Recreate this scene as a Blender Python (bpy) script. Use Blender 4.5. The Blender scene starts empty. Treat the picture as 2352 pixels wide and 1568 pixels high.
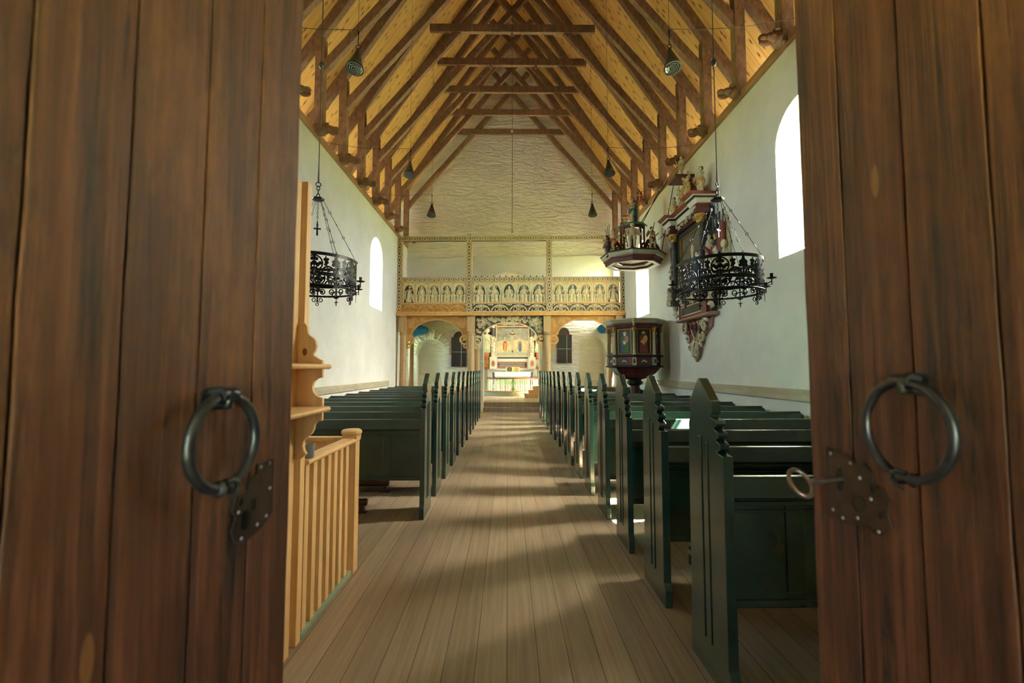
import bpy, math, random
from mathutils import Vector, Matrix
PI = math.pi
sc = bpy.context.scene
COL = sc.collection
random.seed(7)

# ------------------------------------------------------------------ camera
H = 1.45
cam_d = bpy.data.cameras.new('camera')
cam = bpy.data.objects.new('camera', cam_d)
COL.objects.link(cam)
cam.location = (0, 0, H)
cam.rotation_euler = (math.radians(90 + 3.477), 0, math.radians(-0.602))
cam_d.sensor_width = 36.0
cam_d.lens = 1045.0 / 2352.0 * 36.0
cam_d.clip_start = 0.02
cam_d.clip_end = 200
cam_d.dof.use_dof = True
cam_d.dof.focus_distance = 9.0
cam_d.dof.aperture_fstop = 4.0
sc.camera = cam

# ------------------------------------------------------------------ world, sun, window daylight, exposure
SKY = 30.0
wd = bpy.data.worlds.new('sky')
sc.world = wd
wd.use_nodes = True
bg = wd.node_tree.nodes['Background']
# hazy sky: blue all round, several times brighter towards the sun
_n, _l = wd.node_tree.nodes, wd.node_tree.links
_tc = _n.new('ShaderNodeTexCoord')
_dot = _n.new('ShaderNodeVectorMath')
_dot.operation = 'DOT_PRODUCT'
_dot.inputs[1].default_value = Vector((0.74, 0.18, 1.0)).normalized()
_l.new(_tc.outputs['Generated'], _dot.inputs[0])
_mx = _n.new('ShaderNodeMath')
_mx.operation = 'MAXIMUM'
_mx.inputs[1].default_value = 0.0
_l.new(_dot.outputs['Value'], _mx.inputs[0])
_pw = _n.new('ShaderNodeMath')
_pw.operation = 'POWER'
_pw.inputs[1].default_value = 5.0
_l.new(_mx.outputs[0], _pw.inputs[0])
_mix = _n.new('ShaderNodeMixRGB')
_mix.inputs[1].default_value = (0.55, 0.80, 1.0, 1)
_mix.inputs[2].default_value = (11.4, 10.3, 9.0, 1)
_l.new(_pw.outputs[0], _mix.inputs[0])
_l.new(_mix.outputs[0], bg.inputs[0])
bg.inputs[1].default_value = SKY
sun_d = bpy.data.lights.new('sun', 'SUN')
sun_d.energy = 3600.0
sun_d.angle = math.radians(0.6)
sun_d.color = (1.0, 0.90, 0.77)
sun = bpy.data.objects.new('sun', sun_d)
COL.objects.link(sun)
sun.rotation_euler = Vector((-0.74, -0.18, -1.0)).to_track_quat('-Z', 'Y').to_euler()


def portal(name, loc, facing, sx, sy):
    d = bpy.data.lights.new(name, 'AREA')
    d.shape = 'RECTANGLE'
    d.size, d.size_y = sx, sy
    d.cycles.is_portal = True
    o = bpy.data.objects.new(name, d)
    COL.objects.link(o)
    o.location = loc
    o.rotation_euler = Vector(facing).to_track_quat('-Z', 'Y').to_euler()
    return o


sc.view_settings.view_transform = 'Standard'
sc.view_settings.look = 'None'
sc.view_settings.exposure = 0.68
sc.view_settings.gamma = 1.0
sc.view_settings.use_curve_mapping = False
sc.cycles.max_bounces = 12
sc.cycles.diffuse_bounces = 7
sc.cycles.adaptive_threshold = 0.02
sc.cycles.sample_clamp_indirect = 12.0
sc.cycles.caustics_reflective = False
sc.cycles.caustics_refractive = False


# ------------------------------------------------------------------ helpers: materials
def lin(h):
    h = h.lstrip('#')
    out = []
    for i in (0, 2, 4):
        c = int(h[i:i + 2], 16) / 255.0
        out.append(c / 12.92 if c <= 0.04045 else ((c + 0.055) / 1.055) ** 2.4)
    return (out[0], out[1], out[2], 1.0)


def newmat(name):
    m = bpy.data.materials.new(name)
    m.use_nodes = True
    nt = m.node_tree
    return m, nt, nt.nodes['Principled BSDF']


def nd(nt, typ, **kw):
    n = nt.nodes.new(typ)
    for k, v in kw.items():
        setattr(n, k, v)
    return n


def ramp(nt, src, stops):
    r = nd(nt, 'ShaderNodeValToRGB')
    el = r.color_ramp.elements
    while len(el) < len(stops):
        el.new(0.5)
    for e, (p, c) in zip(el, stops):
        e.position = p
        e.color = c
    nt.links.new(src, r.inputs[0])
    return r


def mapped(nt, scale, coord='Object'):
    tc = nd(nt, 'ShaderNodeTexCoord')
    mp = nd(nt, 'ShaderNodeMapping')
    mp.inputs['Scale'].default_value = scale
    nt.links.new(tc.outputs[coord], mp.inputs[0])
    return mp


def bump(nt, bs, src, strength, dist=0.01):
    b = nd(nt, 'ShaderNodeBump')
    b.inputs['Strength'].default_value = strength
    b.inputs['Distance'].default_value = dist
    nt.links.new(src, b.inputs['Height'])
    nt.links.new(b.outputs[0], bs.inputs['Normal'])
    return b


def plain(name, col, rough=0.6, metal=0.0, var=0.0, scale=8.0, bmp=0.0):
    m, nt, bs = newmat(name)
    bs.inputs['Roughness'].default_value = rough
    bs.inputs['Metallic'].default_value = metal
    c = lin(col)
    if var or bmp:
        mp = mapped(nt, (scale, scale, scale))
        nz = nd(nt, 'ShaderNodeTexNoise')
        nz.inputs['Detail'].default_value = 5
        nz.inputs['Scale'].default_value = 1.0
        nt.links.new(mp.outputs[0], nz.inputs['Vector'])
        lo = tuple(max(0, x * (1 - var)) for x in c[:3]) + (1,)
        hi = tuple(min(1, x * (1 + var)) for x in c[:3]) + (1,)
        r = ramp(nt, nz.outputs[0], [(0.3, lo), (0.7, hi)])
        nt.links.new(r.outputs[0], bs.inputs['Base Color'])
        if bmp:
            bump(nt, bs, nz.outputs[0], bmp)
    else:
        bs.inputs['Base Color'].default_value = c
    return m


def wood(name, dark, light, scale=(14, 14, 1.2), rough=0.55, bmp=0.25, knots=None, mid=None, lo=0.3, hi=0.72):
    m, nt, bs = newmat(name)
    bs.inputs['Roughness'].default_value = rough
    mp = mapped(nt, scale)
    nz = nd(nt, 'ShaderNodeTexNoise')
    nz.inputs['Scale'].default_value = 1.0
    nz.inputs['Detail'].default_value = 7
    nz.inputs['Roughness'].default_value = 0.62
    nz.inputs['Distortion'].default_value = 0.5
    nt.links.new(mp.outputs[0], nz.inputs['Vector'])
    stops = [(lo, lin(dark)), (hi, lin(light))]
    if mid:
        stops = [(lo, lin(dark)), ((lo + hi) / 2, lin(mid)), (hi, lin(light))]
    r = ramp(nt, nz.outputs[0], stops)
    out = r.outputs[0]
    if knots:
        mp2 = mapped(nt, knots[1])
        vo = nd(nt, 'ShaderNodeTexVoronoi')
        vo.inputs['Scale'].default_value = 1.0
        nt.links.new(mp2.outputs[0], vo.inputs['Vector'])
        k = ramp(nt, vo.outputs['Distance'], [(0.06, (1, 1, 1, 1)), (knots[2], (0, 0, 0, 1))])
        mx = nd(nt, 'ShaderNodeMixRGB')
        mx.inputs[2].default_value = lin(knots[0])
        nt.links.new(k.outputs[0], mx.inputs[0])
        nt.links.new(out, mx.inputs[1])
        out = mx.outputs[0]
    nt.links.new(out, bs.inputs['Base Color'])
    if bmp:
        bump(nt, bs, nz.outputs[0], bmp, 0.006)
    return m


def boards(name, cols, width, length, axis_u, axis_v, rough, grain, bmp=0.3, gap='#1a120a', knots=None, gapw=0.006, grain_amt=0.5):
    """boards that run along axis_u and lie side by side along axis_v ('x','y','z')"""
    m, nt, bs = newmat(name)
    bs.inputs['Roughness'].default_value = rough
    tc = nd(nt, 'ShaderNodeTexCoord')
    sp = nd(nt, 'ShaderNodeSeparateXYZ')
    nt.links.new(tc.outputs['Object'], sp.inputs[0])
    cb = nd(nt, 'ShaderNodeCombineXYZ')
    ix = {'x': 0, 'y': 1, 'z': 2}
    nt.links.new(sp.outputs[ix[axis_u]], cb.inputs[0])
    nt.links.new(sp.outputs[ix[axis_v]], cb.inputs[1])
    br = nd(nt, 'ShaderNodeTexBrick')
    br.offset = 0.37
    br.inputs['Scale'].default_value = 1.0
    br.inputs['Brick Width'].default_value = length
    br.inputs['Row Height'].default_value = width
    br.inputs['Mortar Size'].default_value = gapw
    br.inputs['Mortar Smooth'].default_value = 0.3
    br.inputs['Bias'].default_value = 0.0
    br.inputs['Color1'].default_value = lin(cols[0])
    br.inputs['Color2'].default_value = lin(cols[1])
    br.inputs['Mortar'].default_value = lin(gap)
    nt.links.new(cb.outputs[0], br.inputs['Vector'])
    mp = nd(nt, 'ShaderNodeMapping')
    mp.inputs['Scale'].default_value = grain
    nt.links.new(cb.outputs[0], mp.inputs[0])
    nz = nd(nt, 'ShaderNodeTexNoise')
    nz.inputs['Scale'].default_value = 1.0
    nz.inputs['Detail'].default_value = 8
    nz.inputs['Roughness'].default_value = 0.65
    nz.inputs['Distortion'].default_value = 0.3
    nt.links.new(mp.outputs[0], nz.inputs['Vector'])
    r = ramp(nt, nz.outputs[0], [(0.28, lin(cols[2])), (0.72, (1, 1, 1, 1))])
    mx = nd(nt, 'ShaderNodeMixRGB')
    mx.blend_type = 'MULTIPLY'
    mx.inputs[0].default_value = grain_amt
    nt.links.new(br.outputs[0], mx.inputs[1])
    nt.links.new(r.outputs[0], mx.inputs[2])
    out = mx.outputs[0]
    if knots:
        mp2 = nd(nt, 'ShaderNodeMapping')
        mp2.inputs['Scale'].default_value = knots[1]
        nt.links.new(cb.outputs[0], mp2.inputs[0])
        vo = nd(nt, 'ShaderNodeTexVoronoi', voronoi_dimensions='2D')
        vo.inputs['Scale'].default_value = 1.0
        nt.links.new(mp2.outputs[0], vo.inputs['Vector'])
        k = ramp(nt, vo.outputs['Distance'], [(0.05, (1, 1, 1, 1)), (knots[2], (0, 0, 0, 1))])
        m2 = nd(nt, 'ShaderNodeMixRGB')
        m2.inputs[2].default_value = lin(knots[0])
        nt.links.new(k.outputs[0], m2.inputs[0])
        nt.links.new(out, m2.inputs[1])
        out = m2.outputs[0]
    nt.links.new(out, bs.inputs['Base Color'])
    if bmp:
        ad = nd(nt, 'ShaderNodeMath', operation='MULTIPLY_ADD')
        ad.inputs[1].default_value = 0.25
        nt.links.new(nz.outputs[0], ad.inputs[0])
        inv = nd(nt, 'ShaderNodeMath', operation='SUBTRACT')
        inv.inputs[0].default_value = 1.0
        nt.links.new(br.outputs['Fac'], inv.inputs[1])
        nt.links.new(inv.outputs[0], ad.inputs[2])
        bump(nt, bs, ad.outputs[0], bmp, 0.006)
    return m


def plaster(name, col, masonry=0.0, rough_amt=0.35, stain='#b9b092', two='yz'):
    m, nt, bs = newmat(name)
    bs.inputs['Roughness'].default_value = 0.9
    tc = nd(nt, 'ShaderNodeTexCoord')
    n1 = nd(nt, 'ShaderNodeTexNoise')
    n1.inputs['Scale'].default_value = 1.3
    n1.inputs['Detail'].default_value = 9
    n1.inputs['Roughness'].default_value = 0.6
    nt.links.new(tc.outputs['Object'], n1.inputs['Vector'])
    c = lin(col)
    c2 = tuple(x * 0.9 for x in c[:3]) + (1,)
    r = ramp(nt, n1.outputs[0], [(0.35, c2), (0.62, c)])
    nt.links.new(r.outputs[0], bs.inputs['Base Color'])
    n2 = nd(nt, 'ShaderNodeTexNoise')
    n2.inputs['Scale'].default_value = 5.0
    n2.inputs['Detail'].default_value = 8
    nt.links.new(tc.outputs['Object'], n2.inputs['Vector'])
    if masonry:
        sp = nd(nt, 'ShaderNodeSeparateXYZ')
        nt.links.new(tc.outputs['Object'], sp.inputs[0])
        n3 = nd(nt, 'ShaderNodeTexNoise')
        n3.inputs['Scale'].default_value = 1.6
        n3.inputs['Detail'].default_value = 5
        nt.links.new(tc.outputs['Object'], n3.inputs['Vector'])
        dz = nd(nt, 'ShaderNodeMath', operation='MULTIPLY_ADD')
        dz.inputs[1].default_value = 0.42
        nt.links.new(n3.outputs[0], dz.inputs[0])
        nt.links.new(sp.outputs[2], dz.inputs[2])
        dx = nd(nt, 'ShaderNodeMath', operation='MULTIPLY_ADD')
        dx.inputs[1].default_value = 0.9
        nt.links.new(n2.outputs[0], dx.inputs[0])
        nt.links.new(sp.outputs[0], dx.inputs[2])
        cb = nd(nt, 'ShaderNodeCombineXYZ')
        nt.links.new(dx.outputs[0], cb.inputs[0])
        nt.links.new(dz.outputs[0], cb.inputs[1])
        br = nd(nt, 'ShaderNodeTexBrick')
        br.inputs['Scale'].default_value = 1.0
        br.inputs['Brick Width'].default_value = 0.7
        br.inputs['Row Height'].default_value = 0.21
        br.inputs['Mortar Size'].default_value = 0.022
        br.inputs['Mortar Smooth'].default_value = 1.0
        br.inputs['Color1'].default_value = (0.45, 0.45, 0.45, 1)
        br.inputs['Color2'].default_value = (1, 1, 1, 1)
        br.inputs['Mortar'].default_value = (0.3, 0.3, 0.3, 1)
        nt.links.new(cb.outputs[0], br.inputs['Vector'])
        mp = mapped(nt, (2.2, 2.2, 7.5))
        n4 = nd(nt, 'ShaderNodeTexNoise')
        n4.inputs['Scale'].default_value = 1.0
        n4.inputs['Detail'].default_value = 6
        n4.inputs['Roughness'].default_value = 0.55
        n4.inputs['Distortion'].default_value = 0.8
        nt.links.new(mp.outputs[0], n4.inputs['Vector'])
        r4 = ramp(nt, n4.outputs[0], [(0.36, (0, 0, 0, 1)), (0.60, (1, 1, 1, 1))])
        ad = nd(nt, 'ShaderNodeMixRGB')
        ad.inputs[0].default_value = 0.6
        nt.links.new(br.outputs[0], ad.inputs[1])
        nt.links.new(r4.outputs[0], ad.inputs[2])
        bump(nt, bs, ad.outputs[0], masonry, 0.06)
    else:
        bump(nt, bs, n2.outputs[0], rough_amt, 0.035)
    return m


M = {}
M['floor'] = boards('floor_boards', ('#b09a7e', '#a28c72', '#a09482'), 0.155, 60.0, 'y', 'x', 0.40, (1.1, 40, 1), 0.3, '#5a4836', None, 0.0025, 0.6)
M['roof'] = boards('roof_boards', ('#e6bb70', '#d8ab5f', '#d2a868'), 0.19, 5.5, 'z', 'y', 0.6, (1.0, 22, 1), 0.3, '#8a5c24', ('#7a4a1e', (2.6, 6.2, 1), 0.17), 0.004, 0.6)
M['truss'] = wood('truss_timber', '#5c3f28', '#8c6a48', (16, 30, 7), 0.65, 0.35, ('#3a2412', (4, 4, 4), 0.07))
M['plate'] = wood('plate_timber', '#7a5432', '#b08456', (8, 1.0, 8), 0.65, 0.4)
M['door'] = wood('old_door_timber', '#301608', '#845036', (60, 60, 2.2), 0.55, 0.8, ('#8a5a30', (9, 9, 2.4), 0.07), '#5c331d', 0.25, 0.75)
def weather(m, scale, dark, lo, hi):
    nt = m.node_tree
    bs = nt.nodes['Principled BSDF']
    src = bs.inputs['Base Color'].links[0].from_socket
    mp = mapped(nt, scale)
    nz = nd(nt, 'ShaderNodeTexNoise')
    nz.inputs['Scale'].default_value = 1.0
    nz.inputs['Detail'].default_value = 6
    nz.inputs['Roughness'].default_value = 0.7
    nt.links.new(mp.outputs[0], nz.inputs['Vector'])
    r = ramp(nt, nz.outputs[0], [(lo, (1, 1, 1, 1)), (hi, (0, 0, 0, 1))])
    mx = nd(nt, 'ShaderNodeMixRGB')
    mx.inputs[2].default_value = lin(dark)
    nt.links.new(r.outputs[0], mx.inputs[0])
    nt.links.new(src, mx.inputs[1])
    nt.links.new(mx.outputs[0], bs.inputs['Base Color'])


weather(M['door'], (30, 14, 1.1), '#1c140e', 0.33, 0.45)
weather(M['door'], (9, 7, 2.0), '#865230', 0.30, 0.48)
M['plaster'] = plaster('lime_plaster', '#eeebdd')
M['gable'] = plaster('lime_masonry', '#fffae6', 0.7)
M['green'] = plain('green_paint', '#20382e', 0.25, 0, 0.16, 5, 0.03)
M['green'].node_tree.nodes['Principled BSDF'].inputs['Coat Weight'].default_value = 0.6
M['green'].node_tree.nodes['Principled BSDF'].inputs['Coat Roughness'].default_value = 0.16
M['pine'] = wood('pale_pine', '#d9a663', '#ecc68c', (22, 22, 1.4), 0.42, 0.1, ('#8a5626', (5, 5, 3.2), 0.07))
M['carved'] = wood('grey_carved_wood', '#c4ad7e', '#f0dcae', (12, 12, 12), 0.7, 0.2)
M['carved_back'] = plain('dark_groundwork', '#4a4438', 0.8)
M['blue_ground'] = plain('blue_grey_groundwork', '#54605c', 0.8, 0, 0.25, 6)
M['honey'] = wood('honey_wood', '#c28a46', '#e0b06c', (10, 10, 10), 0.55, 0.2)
M['honey_dark'] = wood('honey_wood_dark', '#a9742f', '#c8944a', (10, 10, 10), 0.6, 0.2)  # deeper honey tone for the boards behind the carving
M['column'] = wood('weathered_column_wood', '#a88656', '#cda878', (16, 16, 1.0), 0.6, 0.3, ('#6a4422', (6, 6, 5), 0.08))
M['iron'] = plain('black_wrought_iron', '#1a1917', 0.42, 0.75, 0.3, 30, 0.1)
M['ring_iron'] = plain('worn_grey_iron', '#4c4b4e', 0.42, 0.85, 0.25, 40, 0.1)
M['plate_iron'] = plain('brown_iron_plate', '#4a382b', 0.45, 0.5, 0.3, 30, 0.1)
M['rivet'] = plain('worn_rivet_metal', '#a8a5a2', 0.35, 0.8)
M['sill'] = wood('pale_old_sill', '#a99b7f', '#cfc2a4', (9, 1.6, 9), 0.7, 0.3, ('#5a4a36', (3, 3, 9), 0.08))
M['brick_red'] = plain('brick_red_paint', '#8e4632', 0.5, 0, 0.15, 12)
M['slate_column'] = plain('grey_marbled_paint', '#55534c', 0.5, 0, 0.4, 14)
M['key'] = plain('rusty_key_iron', '#8d7468', 0.38, 0.85, 0.25, 60, 0.1)
M['rope'] = plain('grey_rope', '#4a463e', 0.8)
M['lamp'] = plain('dark_lamp_metal', '#4c4a42', 0.4, 0.5, 0.2, 30)
M['louvre'] = plain('louvre_metal', '#a9aaa2', 0.25, 0.8)
M['stone'] = plain('stone', '#8f8a80', 0.9, 0, 0.2, 6, 0.3)
M['grass'] = plain('grass', '#5c6b38', 0.95, 0, 0.3, 3)
M['maroon'] = plain('maroon_paint', '#5c2620', 0.45, 0, 0.15, 10)
M['dark_paint'] = plain('dark_green_black_paint', '#26291f', 0.45, 0, 0.15, 10)
M['grey_paint'] = plain('grey_stone_paint', '#b9b49c', 0.5, 0, 0.1, 10)
M['cream_paint'] = plain('cream_paint', '#e6dcc0', 0.5, 0, 0.06, 10)
M['gold'] = plain('old_gilding', '#b08a3c', 0.38, 0.5, 0.2, 20)
M['teal_paint'] = plain('teal_paint', '#4f7a62', 0.5, 0, 0.2, 10)
M['flesh'] = plain('painted_flesh', '#cdb592', 0.55, 0, 0.1, 20)
M['pale_carving'] = plain('pale_carving', '#c9bd9f', 0.6, 0, 0.25, 14)
M['dark_hair'] = plain('dark_hair_paint', '#2a1d14', 0.5)
M['red_cloth'] = plain('red_painted_cloth', '#b04a2c', 0.5, 0, 0.15, 20)
M['green_cloth'] = plain('green_painted_cloth', '#3f6b34', 0.55, 0, 0.2, 20)
M['blue_cloth'] = plain('blue_painted_cloth', '#2f5c74', 0.55, 0, 0.2, 20)
M['pink_cloth'] = plain('pink_painted_cloth', '#a67a70', 0.55, 0, 0.15, 20)
M['ochre_cloth'] = plain('ochre_painted_cloth', '#c79a58', 0.55, 0, 0.15, 20)
M['wine_cloth'] = plain('wine_painted_cloth', '#7a3a34', 0.55, 0, 0.2, 20)
M['night'] = plain('dark_blue_panel', '#2b3642', 0.4, 0, 0.25, 8)
M['black_panel'] = plain('dark_panel', '#211d16', 0.3, 0, 0.4, 30)
M['blue'] = plain('bright_blue_paint', '#14679a', 0.6, 0, 0.12, 6)
M['altar_red'] = plain('altar_red', '#b8664a', 0.5, 0, 0.12, 12)
M['altar_white'] = plain('altar_white', '#ece4d4', 0.5, 0, 0.06, 12)
M['altar_black'] = plain('altar_slate', '#4a4a50', 0.45, 0, 0.2, 12)
M['altar_cloth'] = plain('white_linen', '#ece8d8', 0.8, 0, 0.05, 12)
M['rail_green'] = plain('pale_green_paint', '#a9c08c', 0.5, 0, 0.12, 12)
M['plinth_green'] = plain('grey_green_paint', '#8fa083', 0.5, 0, 0.08, 12)
M['canvas'] = plain('oil_painting_field', '#d8c6a4', 0.45, 0, 0.25, 7)
M['painted_sky'] = plain('oil_painting_sky', '#9a958f', 0.45, 0, 0.35, 6)
M['portrait'] = plain('dark_portrait_canvas', '#6d6652', 0.4, 0, 0.3, 6)
M['heater'] = plain('brown_heater_pipe', '#46291d', 0.4, 0.2, 0.15, 20)
M['cup'] = plain('grey_blue_tin', '#9aa6ae', 0.35, 0.4)
M['string'] = plain('thin_wire', '#3c3832', 0.6)
M['bead'] = plain('white_bead', '#d8d6bc', 0.4)


def glass_mat():
    m, nt, bs = newmat('window_glass')
    out = nt.nodes['Material Output']
    tr = nd(nt, 'ShaderNodeBsdfTransparent')
    tr.inputs[0].default_value = (0.93, 0.96, 0.96, 1)
    gl = nd(nt, 'ShaderNodeBsdfGlossy')
    gl.inputs['Roughness'].default_value = 0.05
    mx = nd(nt, 'ShaderNodeMixShader')
    mx.inputs[0].default_value = 0.06
    nt.links.new(tr.outputs[0], mx.inputs[1])
    nt.links.new(gl.outputs[0], mx.inputs[2])
    nt.links.new(mx.outputs[0], out.inputs[0])
    return m


M['glass'] = glass_mat()


# ------------------------------------------------------------------ helpers: meshes
def ident(a, b, c):
    return (a, b, c)


def fxz(y):           # (a, b, t) -> front-facing relief plane at y, t comes out towards -y
    return lambda a, b, t: (a, y - t, b)


class MB:
    def __init__(s):
        s.v = []
        s.f = []

    def add(s, vs, fs):
        o = len(s.v)
        s.v += [tuple(p) for p in vs]
        s.f += [tuple(i + o for i in f) for f in fs]
        return s

    def box(s, x0, x1, y0, y1, z0, z1):
        return s.add([(x, y, z) for x in (x0, x1) for y in (y0, y1) for z in (z0, z1)],
                     [(0, 1, 3, 2), (4, 6, 7, 5), (0, 4, 5, 1), (2, 3, 7, 6), (0, 2, 6, 4), (1, 5, 7, 3)])

    def cbox(s, c, d):
        return s.box(c[0] - d[0] / 2, c[0] + d[0] / 2, c[1] - d[1] / 2, c[1] + d[1] / 2, c[2] - d[2] / 2, c[2] + d[2] / 2)

    def bar(s, p, q, w, h, up=(0, 0, 1)):
        p, q, up = Vector(p), Vector(q), Vector(up)
        d = (q - p).normalized()
        sd = d.cross(up)
        if sd.length < 1e-4:
            sd = d.cross(Vector((0, 1, 0)))
        sd.normalize()
        u = sd.cross(d).normalized()
        vs = []
        for e in (p, q):
            for a, b in ((-1, -1), (1, -1), (1, 1), (-1, 1)):
                vs.append(e + sd * a * w / 2 + u * b * h / 2)
        return s.add(vs, [(0, 1, 2, 3), (7, 6, 5, 4), (0, 4, 5, 1), (1, 5, 6, 2), (2, 6, 7, 3), (3, 7, 4, 0)])

    def tube(s, pts, r, n=8, closed=False):
        pts = [Vector(p) for p in pts]
        k = len(pts)
        rs = r if isinstance(r, (list, tuple)) else [r] * k
        vs, fs = [], []
        prev = None
        for i, p in enumerate(pts):
            if closed:
                d = pts[(i + 1) % k] - pts[i - 1]
            else:
                d = pts[min(i + 1, k - 1)] - pts[max(i - 1, 0)]
            d.normalize()
            if prev is None:
                ref = Vector((0, 0, 1)) if abs(d.z) < 0.9 else Vector((1, 0, 0))
                a = d.cross(ref).normalized()
            else:
                a = (prev - d * prev.dot(d))
                a = a.normalized() if a.length > 1e-6 else d.orthogonal().normalized()
            prev = a
            b = d.cross(a)
            for j in range(n):
                t = 2 * PI * j / n
                vs.append(p + (a * math.cos(t) + b * math.sin(t)) * rs[i])
        for i in range(k if closed else k - 1):
            for j in range(n):
                i2 = (i + 1) % k
                fs.append((i * n + j, i * n + (j + 1) % n, i2 * n + (j + 1) % n, i2 * n + j))
        if not closed:
            fs.append(tuple(range(n))[::-1])
            fs.append(tuple((k - 1) * n + j for j in range(n)))
        return s.add(vs, fs)

    def lathe(s, prof, c=(0, 0, 0), n=20, sx=1.0, sy=1.0, a0=0.0, loop=False):
        vs, fs = [], []
        k = len(prof)
        for (r, z) in prof:
            for j in range(n):
                t = a0 + 2 * PI * j / n
                vs.append((c[0] + r * sx * math.cos(t), c[1] + r * sy * math.sin(t), c[2] + z))
        for i in range(k if loop else k - 1):
            i2 = (i + 1) % k
            for j in range(n):
                fs.append((i * n + j, i * n + (j + 1) % n, i2 * n + (j + 1) % n, i2 * n + j))
        if not loop:
            fs.append(tuple(range(n))[::-1])
            fs.append(tuple((k - 1) * n + j for j in range(n)))
        return s.add(vs, fs)

    def ell(s, c, r, n=10, m=7, f=ident):
        vs, fs = [], []
        for i in range(m + 1):
            ph = -PI / 2 + PI * i / m
            for j in range(n):
                t = 2 * PI * j / n
                vs.append(f(c[0] + r[0] * math.cos(ph) * math.cos(t), c[1] + r[1] * math.sin(ph), c[2] + r[2] * math.cos(ph) * math.sin(t)))
        for i in range(m):
            for j in range(n):
                fs.append((i * n + j, i * n + (j + 1) % n, (i + 1) * n + (j + 1) % n, (i + 1) * n + j))
        return s.add(vs, fs)

    def prism(s, poly, f, t0, t1):
        n = len(poly)
        vs = [f(a, b, t0) for a, b in poly] + [f(a, b, t1) for a, b in poly]
        fs = [tuple(range(n))[::-1], tuple(range(n, 2 * n))]
        fs += [(i, (i + 1) % n, n + (i + 1) % n, n + i) for i in range(n)]
        return s.add(vs, fs)

    def ribbon(s, pts, w, f, t0, t1, closed=False):
        k = len(pts)
        ws = w if isinstance(w, (list, tuple)) else [w] * k
        L, R = [], []
        for i in range(k):
            if closed:
                a, b = pts[i - 1], pts[(i + 1) % k]
            else:
                a, b = pts[max(i - 1, 0)], pts[min(i + 1, k - 1)]
            dx, dy = b[0] - a[0], b[1] - a[1]
            l = math.hypot(dx, dy) or 1
            nx, ny = -dy / l, dx / l
            L.append((pts[i][0] + nx * ws[i] / 2, pts[i][1] + ny * ws[i] / 2))
            R.append((pts[i][0] - nx * ws[i] / 2, pts[i][1] - ny * ws[i] / 2))
        vs = [f(p[0], p[1], t0) for p in L] + [f(p[0], p[1], t0) for p in R] + [f(p[0], p[1], t1) for p in L] + [f(p[0], p[1], t1) for p in R]
        fs = []
        for i in range(k if closed else k - 1):
            j = (i + 1) % k
            fs += [(i, j, k + j, k + i), (2 * k + i, 3 * k + i, 3 * k + j, 2 * k + j), (i, 2 * k + i, 2 * k + j, j), (k + i, k + j, 3 * k + j, 3 * k + i)]
        if not closed:
            fs += [(0, k, 3 * k, 2 * k), (k - 1, 3 * k - 1, 4 * k - 1, 2 * k - 1)]
        return s.add(vs, fs)

    def xf(s, mat, start=0):
        for i in range(start, len(s.v)):
            s.v[i] = tuple(mat @ Vector(s.v[i]))
        return s

    def build(s, name, mat, parent=None, smooth=0, bevel=0.0, off=None):
        me = bpy.data.meshes.new(name)
        vs = s.v
        if off is not None:
            vs = [(p[0] - off[0], p[1] - off[1], p[2] - off[2]) for p in vs]
        me.from_pydata(vs, [], s.f)
        import bmesh
        bm = bmesh.new()
        bm.from_mesh(me)
        bmesh.ops.recalc_face_normals(bm, faces=bm.faces)
        bm.to_mesh(me)
        bm.free()
        if smooth:
            me.polygons.foreach_set('use_smooth', [True] * len(me.polygons))
            me.set_sharp_from_angle(angle=math.radians(smooth))
        me.materials.append(M[mat] if isinstance(mat, str) else mat)
        o = bpy.data.objects.new(name, me)
        COL.objects.link(o)
        if parent is not None:
            o.parent = parent
        if bevel:
            b = o.modifiers.new('bevel', 'BEVEL')
            b.width = bevel
            b.segments = 2
            b.limit_method = 'ANGLE'
        return o


def circ(cx, cy, r, n=16, a0=0.0, a1=2 * PI, ry=None):
    ry = r if ry is None else ry
    full = abs(a1 - a0 - 2 * PI) < 1e-6
    return [(cx + r * math.cos(a0 + (a1 - a0) * i / (n if full else n - 1)), cy + ry * math.sin(a0 + (a1 - a0) * i / (n if full else n - 1))) for i in range(n)]


def spiral(cx, cy, r0, r1, a0, turns, n=18):
    return [(cx + (r0 + (r1 - r0) * i / (n - 1)) * math.cos(a0 + turns * 2 * PI * i / (n - 1)),
             cy + (r0 + (r1 - r0) * i / (n - 1)) * math.sin(a0 + turns * 2 * PI * i / (n - 1))) for i in range(n)]


def tag(o, label=None, cat=None, group=None, kind=None):
    if label: o['label'] = label
    if cat: o['category'] = cat
    if group: o['group'] = group
    if kind: o['kind'] = kind
    return o


def thing(name, label, cat, loc=(0, 0, 0), rz=0.0, group=None):
    o = bpy.data.objects.new(name, None)
    COL.objects.link(o)
    o.empty_display_size = 0.1
    o.location = loc
    o.rotation_euler = (0, 0, rz)
    return tag(o, label, cat, group)


KIDS = {}


def dup(root, loc, label, group=None, rz=None):
    r = root.copy()
    COL.objects.link(r)
    r.location = loc
    if rz is not None: r.rotation_euler = (0, 0, rz)
    r['label'] = label
    if group: r['group'] = group

    def rec(src, dst):
        for ch in list(src.children):
            c = ch.copy()
            COL.objects.link(c)
            c.parent = dst
            rec(ch, c)
    rec(root, r)
    return r


def struct(name, mb, mat, **kw):
    o = mb.build(name, mat, **kw)
    o['kind'] = 'structure'
    return o


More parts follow.
